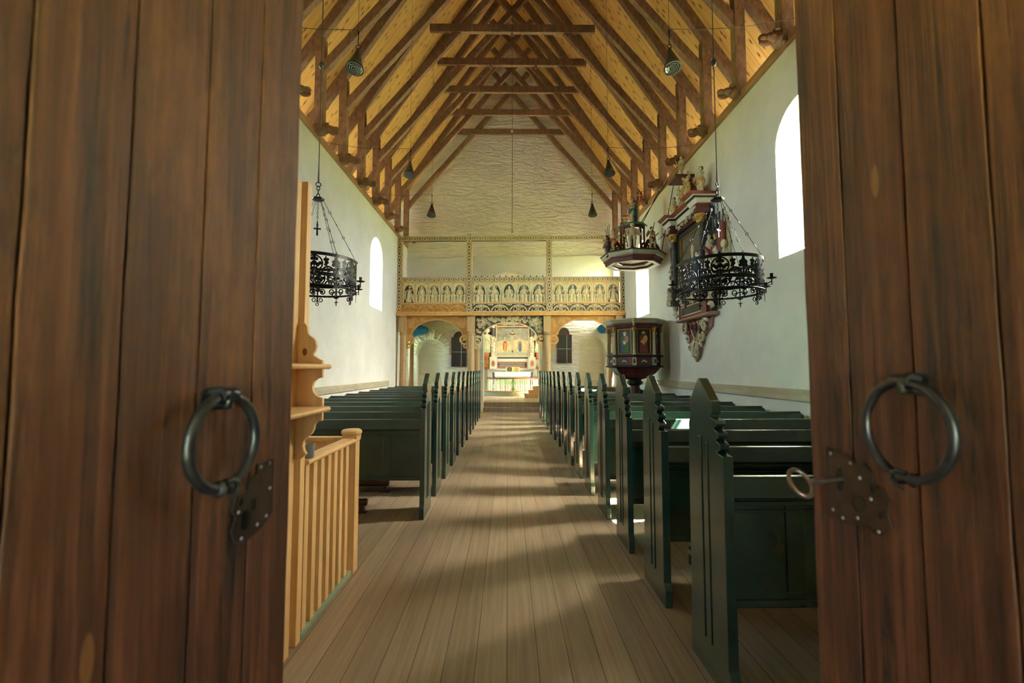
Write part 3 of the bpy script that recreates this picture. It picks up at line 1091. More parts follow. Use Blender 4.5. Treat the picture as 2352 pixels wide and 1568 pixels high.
tr0 = None
for k in range(11):
    y = 14.89 - 1.16 * k
    lab = 'brown timber scissor truss of the roof, %s from the white gable wall' % (['nearest', 'second', 'third', 'fourth', 'fifth', 'sixth', 'seventh', 'eighth', 'ninth', 'tenth', 'eleventh'][k])
    if tr0 is None:
        tr0 = make_truss(lab, y)
    else:
        tk = dup(tr0, (XC, y, 0), lab)
        if k == 3: collar_knobs(tk)


# ------------------------------------------------------------------ carved ornament
def border(mb, f, a0, a1, b0, b1, unit, t0, t1, vertical=False):
    """openwork band of rings and crossing leaves; runs along a (or along b when vertical)"""
    L = (b1 - b0) if vertical else (a1 - a0)
    W = (a1 - a0) if vertical else (b1 - b0)
    n = max(1, round(L / unit))
    u = L / n
    mid = (a0 + a1) / 2 if vertical else (b0 + b1) / 2

    def g(p, q):
        return (mid + q, b0 + p) if vertical else (a0 + p, mid + q)
    for i in range(n):
        c = (i + 0.5) * u
        r = min(u, W) * 0.36
        mb.ribbon([g(c + r * math.cos(t), r * math.sin(t)) for t in [2 * PI * k / 10 for k in range(10)]], W * 0.13, f, t0, t1, True)
        for sx in (-1, 1):
            for sy in (-1, 1):
                mb.ribbon([g(c + sx * r * 0.5, sy * r * 0.75), g(c + sx * u * 0.42, sy * W * 0.22), g(c + sx * u * 0.5, sy * W * 0.45)], [W * 0.16, W * 0.2, W * 0.06], f, t0, t1)
        mb.ribbon([g(c - r, 0), g(c + r, 0)], W * 0.13, f, t0, t1)
    e = W * 0.06
    for q in (-W / 2 + e / 2, W / 2 - e / 2):
        mb.ribbon([g(0, q), g(L, q)], e, f, t0, t1)


def palmettes(mb, f, a0, a1, b0, b1, n, t0, t1):
    u = (a1 - a0) / n
    h = b1 - b0
    for i in range(n):
        c = a0 + (i + 0.5) * u
        mb.ribbon([(c + u * 0.46 * math.cos(t), b0 + h * 0.88 * math.sin(t)) for t in [PI * k / 12 for k in range(13)]], h * 0.13, f, t0, t1)
        for s in (-1, 1):
            mb.ribbon(spiral(c + s * u * 0.2, b0 + h * 0.3, u * 0.19, u * 0.05, PI / 2 - s * PI / 2, s * 1.1, 12), h * 0.1, f, t0, t1)
            mb.ribbon([(c, b0 + h * 0.78), (c + s * u * 0.1, b0 + h * 0.62), (c + s * u * 0.26, b0 + h * 0.52)], [h * 0.14, h * 0.12, h * 0.03], f, t0, t1)
            mb.ribbon([(c + s * u * 0.36, b0 + h * 0.98), (c + s * u * 0.45, b0 + h * 0.82)], [h * 0.18, h * 0.05], f, t0, t1)
        mb.ribbon([(c, b0), (c, b0 + h * 0.85)], u * 0.05, f, t0, t1)
        mb.ell((c + u / 2, b0 + h * 0.9, t1), (u * 0.07, h * 0.09, 0.012), 8, 5, f)
    mb.ribbon([(a0, b0 + h * 0.03), (a1, b0 + h * 0.03)], h * 0.08, f, t0, t1)


def seated_relief(mb, f, c, b0, h, w, pose, rnd):
    """a seated, robed saint in low relief between a0..a1; every part bulges out of the board"""
    e = lambda a, b, ra, rb, d=0.018: mb.ell((a, b, 0.006), (ra, rb, d), 10, 8, f)
    lean = pose * 0.03 * w
    if rnd.random() < 0.7 and abs(pose) < 2:
        mb.ribbon(circ(c + lean, b0 + h * 0.80, h * 0.115, 14), h * 0.03, f, 0, 0.012, True)
    # robe: skirt as a stack that widens to the hem
    prof = [(0.04, 0.26), (0.12, 0.28), (0.28, 0.25), (0.38, 0.27), (0.45, 0.2), (0.55, 0.17), (0.64, 0.19), (0.69, 0.13), (0.71, 0.06)]
    left, right = [], []
    for z, ww in prof:
        k = 1 - z / 0.71
        left.append((c + lean * (1 - k) - ww * w * (1.0 + 0.08 * pose * k), b0 + z * h))
        right.append((c + lean * (1 - k) + ww * w * (1.0 - 0.08 * pose * k), b0 + z * h))
    mb.prism(left + right[::-1], f, 0.0, 0.012)
    e(c + lean, b0 + h * 0.55, w * 0.16, h * 0.16, 0.032)
    for s in (-1, 1):
        e(c + s * w * 0.13, b0 + h * 0.34, w * 0.12, h * 0.11, 0.045)
        e(c + s * w * 0.12, b0 + h * 0.17, w * 0.09, h * 0.16, 0.036)
        e(c + s * w * 0.11, b0 + h * 0.035, w * 0.07, h * 0.025, 0.045)
    e(c + lean, b0 + h * 0.80, h * 0.062, h * 0.085, 0.04)
    e(c + lean, b0 + h * 0.72, h * 0.05, h * 0.05, 0.034)
    for s in (-1, 1):
        sh = (c + lean + s * w * 0.17, b0 + h * 0.63)
        up = rnd.random() < 0.45
        el = (c + s * w * 0.27, b0 + h * (0.5 if up else 0.46))
        ha = (c + s * w * (0.31 if up else 0.08), b0 + h * (0.68 if up else 0.42))
        mb.tube([f(sh[0], sh[1], 0.012), f(el[0], el[1], 0.022), f(ha[0], ha[1], 0.03)], [w * 0.065, w * 0.05, w * 0.035], 7)
        if up and rnd.random() < 0.7:
            mb.tube([f(ha[0], b0 + h * 0.3, 0.03), f(ha[0] + s * w * 0.04, b0 + h * 0.86, 0.03)], w * 0.022, 6)
    # bench ends
    for s in (-1, 1):
        mb.ribbon([(c + s * w * 0.36, b0 + 0.01), (c + s * w * 0.36, b0 + h * 0.4)], w * 0.07, f, 0, 0.016)
        mb.ribbon([(c + s * w * 0.27, b0 + h * 0.4), (c + s * w * 0.4, b0 + h * 0.4)], h * 0.035, f, 0, 0.02)
    mb.ribbon([(c - w * 0.42, b0 + 0.012), (c + w * 0.42, b0 + 0.012)], 0.022, f, 0, 0.03)


def angel_relief(mb, f, c, b0, h, w, s):
    """a striding angel with long wings and a trumpet, in low relief"""
    e = lambda a, b, ra, rb, d=0.03: mb.ell((a, b, 0.006), (ra, rb, d), 10, 8, f)
    prof = [(-0.24, 0.03), (0.2, 0.03), (0.14, 0.3), (0.1, 0.55), (0.12, 0.68), (-0.02, 0.7), (-0.1, 0.55), (-0.13, 0.3)]
    mb.prism([(c + s * a * w * 1.1, b0 + b * h) for a, b in (prof if s > 0 else prof[::-1])], f, 0, 0.02)
    e(c, b0 + h * 0.4, w * 0.14, h * 0.26, 0.045)
    e(c + s * w * 0.03, b0 + h * 0.62, w * 0.13, h * 0.12, 0.045)
    e(c + s * w * 0.05, b0 + h * 0.83, h * 0.06, h * 0.085, 0.045)
    for k, (ang, ln) in enumerate(((-1.1, 0.52), (-0.8, 0.5), (-1.4, 0.5))):
        p0 = (c - s * w * 0.08, b0 + h * 0.66)
        mb.ribbon([p0, (p0[0] - s * w * 0.18, p0[1] - h * 0.05), (p0[0] - s * w * (0.18 + 0.1 * k), p0[1] - h * ln)], [w * 0.1, w * 0.13, w * 0.03], f, 0, 0.02)
        mb.ribbon([(c + s * w * 0.1, b0 + h * 0.6), (c + s * w * (0.2 + 0.06 * k), b0 + h * 0.4), (c + s * w * (0.3 + 0.04 * k), b0 + h * 0.08)], [w * 0.06, w * 0.08, w * 0.03], f, 0, 0.02)
    mb.tube([f(c + s * w * 0.08, b0 + h * 0.68, 0.03), f(c + s * w * 0.22, b0 + h * 0.62, 0.04), f(c + s * w * 0.3, b0 + h * 0.74, 0.04)], [w * 0.06, w * 0.045, w * 0.03], 7)
    mb.tube([f(c + s * w * 0.12, b0 + h * 0.8, 0.035), f(c + s * w * 0.42, b0 + h * 0.9, 0.035)], [w * 0.02, w * 0.05], 7)


# ------------------------------------------------------------------ rood loft
RL = thing('rood_loft', 'carved wooden rood loft with saints in relief spanning the nave below the gable', 'rood loft', (0.12, 14.12, 0), math.radians(-2.0))
PX = [-3.50, -1.31, 1.19, 3.47]          # post centres in the loft's own frame
PW = 0.15
D0 = -0.07                                # front plane of the carved boards


def carved_box(name, a0, a1, b0, b1, unit, vertical, front, depth, parent=RL, mat='carved', back='carved_back', bevel=0.0):
    mb = MB().box(a0, a1, front, front + depth, b0, b1)
    o = mb.build(name, back, parent)
    tm = MB()
    border(tm, fxz(front), a0, a1, b0, b1, unit, -0.001, 0.014, vertical)
    tm.build('openwork_carving', mat, o)
    return o


carved_box('top_beam', PX[0] - 0.08, PX[3] + 0.08, 5.47, 5.615, 0.16, False, -0.10, 0.12)
MB().box(PX[1] - 0.08, PX[1] + 0.05, -0.09, 0.0, 5.615, 5.70).build('beam_stub', 'carved', RL, 0, 0.005)
for i, px in enumerate(PX):
    po = carved_box('post', px - PW / 2, px + PW / 2, 3.24 if i in (1, 2) else 3.28, 5.47, 0.2, True, -0.11, 0.12)
    MB().box(px - PW / 2 - 0.012, px + PW / 2 + 0.012, -0.105, 0.0, 3.2, 5.47).build('post_edge', 'honey', po)
SEGP = [(PX[0] + 0.10, PX[1] - 0.10), (PX[1] + 0.10, PX[2] - 0.10), (PX[2] + 0.10, PX[3] - 0.10)]
rnd = random.Random(11)
for bi, (a0, a1) in enumerate(SEGP):
    carved_box('upper_frieze', a0, a1, 4.175, 4.32, 0.15, False, D0, 0.05)
    MB().box(a0, a1, D0 - 0.012, D0 + 0.04, 4.145, 4.175).build('frieze_moulding', 'honey', RL)
    if bi == 1:
        fi = MB()
        for k in range(12):
            aa = a0 + 0.1 + (a1 - a0 - 0.2) * k / 11
            fi.ell((aa, D0 + 0.01, 4.34), (0.028, 0.015, 0.022), 8, 5)
        fi.build('cresting', 'carved_back', RL, 50)
    n = 5
    w = (a1 - a0) / n
    for k in range(n):
        c = a0 + (k + 0.5) * w
        b0, b1 = 3.515, 4.145
        bd = MB().box(c - w / 2 + 0.006, c + w / 2 - 0.006, D0 + 0.03, D0 + 0.055, b0, b1).build('relief_panel', 'blue_ground' if (bi, k) not in ((0, 0), (2, 4)) else 'carved_back', RL)
        f = fxz(D0 + 0.03)
        fm = MB()
        ww = w - 0.012
        zs = b0 + 0.36
        hw = ww * 0.40
        if bi == 1 and k == 2:
            fm.ribbon(circ(c, (b0 + b1) / 2, ww * 0.43, 26, ry=0.295), 0.05, f, 0, 0.034, True)
            outer = [(c - ww / 2, b0), (c + ww / 2, b0), (c + ww / 2, b1), (c - ww / 2, b1)]
            for sx in (-1, 1):
                for sy in (-1, 1):
                    q = [(c + sx * ww / 2, (b0 + b1) / 2 + sy * 0.315), (c + sx * ww * 0.12, (b0 + b1) / 2 + sy * 0.315), (c + sx * ww * 0.36, (b0 + b1) / 2 + sy * 0.2), (c + sx * ww / 2, (b0 + b1) / 2 + sy * 0.06)]
                    fm.prism(q, f, 0, 0.022)
        else:
            arc = [(c + hw * math.cos(t), zs + 0.0 + (b1 - 0.05 - zs) * math.sin(t)) for t in [PI * q / 14 for q in range(15)]]
            for half in (arc[:8], arc[7:][::-1]):
                s = 1 if half is not arc[:8] and half[0][0] > c else -1
            right = [(c + ww / 2, b1)] + [(c, b1)] + arc[7::-1] + [(c + ww / 2, zs)]
            left = [(c - ww / 2, zs)] + arc[:6:-1] + [(c, b1), (c - ww / 2, b1)]
            fm.prism(right, f, 0, 0.022)
            fm.prism(left, f, 0, 0.022)
            fm.ribbon(arc, 0.03, f, 0, 0.034)
            for s in (-1, 1):
                fm.ribbon([(c + s * hw * 1.1, b0), (c + s * hw * 1.1, zs - 0.03)], 0.035, f, 0, 0.03)
                fm.ell((c + s * hw * 1.08, zs, 0.01), (0.038, 0.04, 0.03), 8, 6, f)
                fm.ell((c + s * hw * 1.05, b1 - 0.04, 0.018), (0.03, 0.03, 0.014), 8, 5, f)
        fm.build('arched_frame', 'carved', bd, 40)
        sg = MB()
        if (bi, k) == (0, 0):
            angel_relief(sg, f, c, b0, 0.6, ww, 1)
        elif (bi, k) == (2, 4):
            angel_relief(sg, f, c, b0, 0.6, ww, 1)
        else:
            seated_relief(sg, f, c, b0 + (0.05 if (bi, k) == (1, 2) else 0.0), 0.62 if (bi, k) != (1, 2) else 0.54, ww, rnd.uniform(-1, 1), rnd)
        sg.build('carved_saint' if (bi, k) not in ((0, 0), (2, 4)) else 'carved_angel', 'carved', bd, 50)
    MB().box(a0, a1, D0 - 0.012, D0 + 0.04, 3.475, 3.515).build('panel_moulding', 'honey', RL)
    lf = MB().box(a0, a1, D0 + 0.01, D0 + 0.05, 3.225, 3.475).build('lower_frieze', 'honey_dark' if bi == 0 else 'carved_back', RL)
    pm = MB()
    palmettes(pm, fxz(D0 + 0.01), a0, a1, 3.235, 3.47, 4, 0.0, 0.03)
    pm.build('palmette_carving', 'honey' if bi == 0 else 'carved', lf, 40)
mb = MB()
mb.prism([(-0.24, 3.10), (-0.24, 3.14), (-0.20, 3.165), (-0.20, 3.215), (0.05, 3.225), (0.05, 3.095), (-0.22, 3.095)], lambda a, b, c: (c, a, b), -3.56, 3.50)
mb.build('ledge_beam', 'honey', RL, 0, 0.004)
MB().box(-3.5, 3.44, 0.03, 1.30, 3.09, 3.13).build('loft_floor', 'column', RL)
# columns: four in front, four behind
for px in (-3.36, -1.235, 1.12, 3.33):
    mb = MB()
    mb.lathe([(0.135, 0.0), (0.135, 0.05), (0.105, 0.08), (0.10, 1.5), (0.095, 2.50), (0.115, 2.52), (0.118, 2.545), (0.10, 2.56), (0.112, 2.58), (0.112, 2.6)], (px, -0.06, 0), 22)
    mb.box(px - 0.115, px + 0.115, -0.175, 0.055, 2.6, 3.095)
    mb.build('column', 'column', RL, 40, 0)
for px in (-3.27, -1.12, 1.06, 3.2):
    MB().lathe([(0.11, 0.0), (0.1, 0.06), (0.085, 0.1), (0.08, 3.09)], (px, 0.62, 0), 18).build('rear_column', 'column', RL, 40)


def spandrel(cx, w, rise_w, zs, zt, a0, a1, back, carve, thick=0.045, zb=2.45, leafy=True):
    n = 24
    arc = [(cx + rise_w * math.cos(PI * i / n), zs + (zt - zs) * math.sin(PI * i / n)) for i in range(n + 1)]
    o = None
    poly = [(a1, 3.09), (a0, 3.09), (a0, zb), (cx - rise_w - 0.02, zb)] + arc[::-1] + [(cx + rise_w + 0.02, zb), (a1, zb)]
    o = MB().prism(poly, fxz(-0.02), 0, thick).build('arch_panel', back, RL)
    cm = MB()
    f = fxz(-0.02 - thick)
    cm.ribbon(arc, 0.035, f, -0.002, 0.014)
    r2 = random.Random(int((cx + 9) * 100))
    cnt = 0
    while cnt < (46 if leafy else 130):
        a = r2.uniform(a0 + 0.08, a1 - 0.08)
        b = r2.uniform(zb + 0.06, 3.05)
        dx = (a - cx) / (rise_w + 0.09)
        dz = (b - zs) / (zt - zs + 0.08)
        if b < zs:
            if abs(a - cx) < rise_w + 0.09: continue
        elif dx * dx + dz * dz < 1:
            continue
        cnt += 1
        r = r2.uniform(0.045, 0.085) if leafy else r2.uniform(0.03, 0.06)
        cm.ribbon(spiral(a, b, r, 0.010, r2.uniform(0, 6.28), r2.choice((-1, 1)) * 1.3, 13), 0.02 if leafy else 0.016, f, -0.002, 0.013 + 0.004 * r2.random())
    cm.build('vine_carving', carve, o, 40)
    return o


def curl_bracket(x, s, z, mat, r=0.13):
    f = fxz(-0.02)
    mb = MB()
    mb.ribbon(circ(x + s * r * 0.75, z, r, 18), r * 0.42, f, 0, 0.055, True)
    mb.ribbon([(x + s * r * 0.1, z + r * 0.3), (x + s * r * 1.1, z), (x + s * r * 1.3, z - r * 0.5)], [r * 0.5, r * 0.35, r * 0.2], f, 0, 0.05)
    mb.ribbon(spiral(x + s * r * 0.45, z - r * 1.55, r * 0.55, r * 0.2, PI / 2, -s * 0.9, 12), r * 0.36, f, 0, 0.05)
    mb.ribbon([(x + s * 0.01, z + r * 1.8), (x + s * 0.02, z - r * 2.1)], r * 0.5, f, 0, 0.045)
    mb.build('curled_bracket', mat, RL, 40)


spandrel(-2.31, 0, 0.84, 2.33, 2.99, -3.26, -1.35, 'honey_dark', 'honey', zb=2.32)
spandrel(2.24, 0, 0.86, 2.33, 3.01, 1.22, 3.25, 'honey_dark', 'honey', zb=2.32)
spandrel(-0.06, 0, 0.86, 2.38, 2.90, -1.13, 1.02, 'carved_back', 'carved', zb=2.3, leafy=False)
for x, s, mat in ((-3.26, 1, 'honey'), (-1.35, -1, 'honey'), (1.22, 1, 'honey'), (3.25, -1, 'honey'), (-1.13, 1, 'carved'), (1.02, -1, 'honey')):
    curl_bracket(x, s, 2.36 if mat == 'honey' else 2.34, mat)
cr = MB()
for s in (-1, 1):
    cr.ribbon(spiral(-0.06 + s * 0.13, 2.90, 0.09, 0.02, PI / 2 - s * PI / 2, s * 1.3, 14), 0.03, fxz(-0.02), 0.0, 0.055)
    cr.ribbon([(-0.06, 2.86), (-0.06 + s * 0.16, 2.82), (-0.06 + s * 0.3, 2.88)], [0.06, 0.045, 0.02], fxz(-0.02), 0, 0.055)
cr.build('arch_cresting', 'carved', RL, 40)

# dark arched boards beside the niches, blue vault scraps
for (cx, z0, z1, zt, side) in ((-1.64, 1.54, 2.52, 2.72, 'left'), (1.94, 1.66, 2.62, 2.86, 'right')):
    t = thing('memorial_board', 'dark board with pale cross bars under the %s arch of the rood loft' % side, 'board', (cx, YG - 0.02, 0), 0, 'dark boards flanking the chancel arch')
    w = 0.245
    MB().box(-w, w, -0.01, 0.018, z0, z1).build('dark_panel', 'black_panel', t)
    fm = MB()
    f = fxz(-0.01)
    fm.ribbon([(-w, z0), (w, z0), (w, z1), (-w, z1)], 0.03, f, 0, 0.025, True)
    fm.build('frame', 'maroon', t)
    bm_ = MB()
    xb = 0.08 if side == 'left' else 0.09
    bm_.ribbon([(xb, z0), (xb, z1)], 0.02, f, 0, 0.014)
    bm_.ribbon([(-w, (z0 + z1) / 2), (w, (z0 + z1) / 2)], 0.018, f, 0, 0.016)
    bm_.build('cross_bars', 'grey_paint', t)
    tp = MB()
    tp.prism([(-w * 0.72, z1)] + [(-w * 0.72 * math.cos(PI * i / 10), z1 + (zt - z1) * math.sin(PI * i / 10)) for i in range(11)] + [(w * 0.72, z1)], f, -0.025, 0.0)
    tl = tp.build('lunette', 'carved_back', t)
    cv = MB()
    cv.ribbon([(-w * 0.72 * math.cos(PI * i / 10), z1 + (zt - z1) * math.sin(PI * i / 10)) for i in range(11)], 0.025, f, 0, 0.02)
    for s in (-1, 1):
        cv.ribbon([(0, z1 + 0.02), (s * 0.08, z1 + 0.1), (s * 0.14, z1 + 0.04)], [0.05, 0.05, 0.02], f, 0, 0.02)
    cv.build('lunette_carving', 'maroon', tl, 40)
for (pts, side) in (([(-3.40, 2.42), (-3.0, 2.60), (-2.83, 2.63), (-2.70, 2.72), (-2.66, 2.80), (-2.74, 2.87), (-2.95, 2.93), (-3.1, 2.95), (-3.40, 2.93)], 'left'), ([(3.06, 2.84), (3.10, 2.74), (3.2, 2.66), (3.32, 2.67), (3.42, 2.70), (3.58, 2.72), (3.58, 3.0), (3.35, 3.0), (3.16, 2.95)], 'right')):
    mb = MB().prism(pts, fxz(YG - 0.02), 0.0, 0.14)
    o = mb.build('blue_vault_fragment', 'blue', None, 0, 0.02)
    tag(o, 'blue painted lump in the %s outer corner below the rood loft' % side, 'painted fragment')


# ------------------------------------------------------------------ small carved figures
def putto(name, h, parent, mats, wings=True, seed=0, off=(0, 0, 0), rz=0.0, arms=None, cloth=True, robe=False, slim=False, halo=False, hair=True):
    """statuette facing -y: one continuous body; hair, cloth and wings are its children"""
    Mx = Matrix.Translation(Vector(off)) @ Matrix.Rotation(rz, 4, 'Z') @ Matrix.Scale(h, 4)
    r = random.Random(seed)
    hip = 0.50
    b = MB()
    k = 0.8 if slim else 1.0
    if robe:
        b.lathe([(0.17, 0), (0.18, 0.03), (0.155, 0.2), (0.14, 0.4), (0.15, 0.55), (0.165, 0.66), (0.16, 0.74), (0.10, 0.80), (0.05, 0.83), (0.048, 0.855), (0.07, 0.88), (0.078, 0.92), (0.066, 0.965), (0.03, 0.995)], n=16, sy=0.72)
        for q in range(5):
            t = -PI * 0.85 + PI * 0.7 * q / 4
            b.tube([(0.165 * math.cos(t), 0.13 * math.sin(t), 0.01), (0.14 * math.cos(t + .1), 0.105 * math.sin(t + .1), 0.3), (0.11 * math.cos(t + .2), 0.09 * math.sin(t + .2), 0.56)], [0.03, 0.025, 0.012], 6)
    else:
        for s in (-1, 1):
            fy = -0.05 * s * (r.random() + 0.2)
            b.tube([(s * 0.075 * k, 0.0, hip + 0.03), (s * 0.085 * k, -0.02 + fy * .6, 0.36), (s * 0.08 * k, -0.03 + fy, 0.27), (s * 0.082 * k, 0.0 + fy, 0.17), (s * 0.08 * k, 0.01 + fy, 0.05), (s * 0.08 * k, -0.03 + fy, 0.025), (s * 0.085 * k, -0.08 + fy, 0.02)],
                   [0.085 * k, 0.075 * k, 0.055 * k, 0.058 * k, 0.035 * k, 0.034, 0.024], 10)
        b.lathe([(0.09, 0.44), (0.145 * k, 0.49), (0.14 * k, 0.55), (0.125 * k, 0.61), (0.145 * k, 0.70), (0.15 * k, 0.76), (0.10, 0.80), (0.045, 0.82), (0.042, 0.845), (0.06, 0.865), (0.078, 0.91), (0.07, 0.96), (0.03, 0.995)], n=16, sy=0.75)
    b.ell((0, -0.068, 0.905), (0.014, 0.02, 0.018), 6, 5)      # nose
    for s in (-1, 1):
        b.ell((s * 0.078, 0, 0.91), (0.012, 0.02, 0.022), 6, 5)  # ears
        b.ell((s * 0.028, -0.058, 0.925), (0.012, 0.008, 0.007), 6, 4)
    if arms is None:
        arms = [((0.2, -0.02, 0.58), (0.16, -0.15, 0.5)), ((0.21, -0.03, 0.6), (0.24, -0.14, 0.7))]
    for s, (el, ha) in zip((-1, 1), arms):
        sh = (s * 0.14 * k, 0, 0.755)
        el = (s * el[0], el[1], el[2])
        ha = (s * ha[0], ha[1], ha[2])
        d = Vector(ha) - Vector(el)
        tip = Vector(ha) + d.normalized() * 0.05
        b.tube([sh, el, ha, tip], [0.048, 0.04, 0.028, 0.02], 8)
    b.xf(Mx)
    ob = b.build(name, mats[0], parent, 60)
    if hair:
        hm = MB()
        hm.ell((0, 0.022, 0.93), (0.085, 0.078, 0.078), 12, 8)
        if slim:
            hm.ell((0, 0.06, 0.86), (0.07, 0.045, 0.1), 10, 7)
        for q in range(7):
            t = PI * q / 6
            hm.ell((0.075 * math.cos(t), 0.02 + 0.03 * math.sin(t), 0.93 + 0.03 * math.sin(t)), (0.026, 0.03, 0.026), 6, 5)
        hm.xf(Mx)
        hm.build('hair', mats[2], ob, 60)
    if cloth and not robe:
        cl = MB()
        cl.lathe([(0.10 * k, 0.40), (0.155 * k, 0.42), (0.16 * k, 0.50), (0.145 * k, 0.56), (0.13 * k, 0.57)], n=14, sy=0.85)
        cl.tube([(0.14 * k, -0.02, 0.52), (0.2 * k, -0.02, 0.42), (0.19 * k, -0.01, 0.30)], [0.035, 0.04, 0.02], 7)
        cl.xf(Mx)
        cl.build('loincloth', mats[1], ob, 60)
    if robe:
        cl = MB()
        cl.tube([(-0.15, -0.06, 0.72), (-0.05, -0.125, 0.6), (0.12, -0.12, 0.48), (0.16, -0.06, 0.3)], [0.03, 0.05, 0.055, 0.02], 8)
        cl.tube([(0.15, 0.02, 0.74), (0.17, 0.0, 0.5), (0.19, 0.0, 0.12)], [0.03, 0.05, 0.03], 8)
        cl.xf(Mx)
        cl.build('mantle', mats[1], ob, 60)
    if wings:
        wm = MB()
        for s in (-1, 1):
            for q in range(4):
                wm.ell((s * (0.12 + 0.05 * q), 0.11, 0.74 - 0.06 * q), (0.10, 0.022, 0.085 - 0.008 * q), 8, 6)
        wm.xf(Mx)
        wm.build('wings', mats[3] if len(mats) > 3 else 'grey_paint', ob, 60)
    if halo:
        hl = MB().tube([(0.12 * math.cos(t), 0.05, 0.93 + 0.12 * math.sin(t)) for t in [2 * PI * q / 16 for q in range(16)]], 0.012, 6, True)
        hl.xf(Mx)
        hl.build('halo', 'gold', ob, 60)
    return ob


def oct_pts(r, rot=PI / 8, n=8):
    return [(r * math.cos(rot + 2 * PI * i / n), r * math.sin(rot + 2 * PI * i / n)) for i in range(n)]


def oct_ring(mb, prof, rot):
    """octagonal moulding from (corner radius, z) pairs"""
    return mb.lathe(prof, n=8, a0=rot)


# ------------------------------------------------------------------ pulpit
PUX, PUY = 2.90, 10.35
toward = math.atan2(-PUY, -PUX)           # one corner of the octagon points at the doors
pul = thing('pulpit', 'octagonal painted pulpit with saints on its panels on a maroon stem by the right wall', 'pulpit', (PUX, PUY, 0))
R0 = 0.575
mb = MB()
oct_ring(mb, [(0.16, 0.0), (0.16, 0.12), (0.115, 0.15), (0.105, 1.12)], toward)
mb.build('stem', 'maroon', pul, 0, 0.004)
mb = MB()
oct_ring(mb, [(0.11, 1.08), (0.17, 1.12), (0.18, 1.16), (0.14, 1.19), (0.16, 1.24)], toward)
mb.build('stem_capital', 'dark_paint', pul, 0, 0.004)
mb = MB()
oct_ring(mb, [(0.16, 1.22), (0.32, 1.26), (0.46, 1.36), (0.53, 1.44), (0.56, 1.49)], toward)
mb.build('bowl', 'maroon', pul, 0, 0.004)
mb = MB()
oct_ring(mb, [(0.565, 1.48), (0.64, 1.495), (0.64, 1.52), (0.60, 1.53)], toward)
mb.build('lower_moulding', 'dark_paint', pul, 0, 0.004)
mb = MB()
oct_ring(mb, [(0.585, 1.52), (0.585, 1.72)], toward)
mb.build('base_band', 'maroon', pul, 0, 0.003)
mb = MB()
oct_ring(mb, [(0.58, 1.715), (0.635, 1.735), (0.635, 1.755), (0.575, 1.765)], toward)
mb.build('middle_moulding', 'dark_paint', pul, 0, 0.004)
mb = MB()
oct_ring(mb, [(0.555, 1.76), (0.555, 2.36)], toward)
mb.build('basket_wall', 'maroon', pul, 0, 0.003)
mb = MB()
oct_ring(mb, [(0.57, 2.34), (0.59, 2.36), (0.60, 2.40), (0.62, 2.41), (0.625, 2.45), (0.56, 2.46)], toward)
mb.build('maroon_cornice', 'maroon', pul, 0, 0.003)
mb = MB()
oct_ring(mb, [(0.62, 2.45), (0.655, 2.47), (0.685, 2.51), (0.705, 2.525), (0.70, 2.55), (0.5, 2.555)], toward)
mb.build('grey_cornice', 'grey_paint', pul, 0, 0.003)
mb = MB()
for px, py in oct_pts(0.69, toward):
    pass
P8 = oct_pts(1.0, toward)
PAN = [('night', 'green_cloth', 'pink_cloth', 'blue_cloth'), ('black_panel', 'wine_cloth', 'ochre_cloth', 'wine_cloth'), ('dark_paint', 'wine_cloth', 'teal_paint', 'wine_cloth'), ('night', 'ochre_cloth', 'ochre_cloth', 'altar_white')]


def face_map(i, r):
    a = Vector((P8[i][0], P8[i][1], 0)) * r
    b = Vector((P8[(i + 1) % 8][0], P8[(i + 1) % 8][1], 0)) * r
    mid = (a + b) / 2
    n = mid.normalized()
    tdir = Vector((-n.y, n.x, 0))
    return (lambda p, z, c: tuple(mid + tdir * p + n * c + Vector((0, 0, z)))), (b - a).length


# column at each corner; panels on the six faces one can see
for i in range(8):
    cx, cy = P8[i][0] * 0.588, P8[i][1] * 0.588
    mb = MB().lathe([(0.042, 1.765), (0.042, 1.79), (0.03, 1.80), (0.034, 1.83), (0.031, 1.95), (0.035, 1.96), (0.031, 1.97), (0.027, 2.26), (0.03, 2.265)], (cx, cy, 0), 12)
    co = mb.build('column', 'grey_paint', pul, 40)
    cp = MB().lathe([(0.03, 2.262), (0.034, 2.28), (0.05, 2.34), (0.052, 2.355)], (cx, cy, 0), 8)
    for q in range(4):
        t = PI / 4 + q * PI / 2
        cp.ell((cx + 0.04 * math.cos(t), cy + 0.04 * math.sin(t), 2.32), (0.016, 0.016, 0.024), 6, 5)
    cp.build('capital', 'gold', co, 40)
    pb = MB()
    t = math.atan2(cy, cx)
    start = len(pb.v)
    pb.box(0.50, 0.612, -0.045, 0.045, 1.535, 1.71)
    pb.xf(Matrix.Rotation(t, 4, 'Z'), start)
    po = pb.build('pedestal', 'grey_paint', pul, 0, 0.004)
    ov = MB()
    ov.prism(circ(0, 1.622, 0.022, 14, ry=0.05), lambda a, b, c: (0.612 + c, a, b), 0, 0.004)
    ov.xf(Matrix.Rotation(t, 4, 'Z'))
    ov.build('oval_boss', 'night', po)
idx = {7: PAN[0], 0: PAN[1], 1: PAN[2], 6: PAN[3], 5: PAN[1], 2: PAN[0]}
fm_, wf = face_map(0, 0.555)
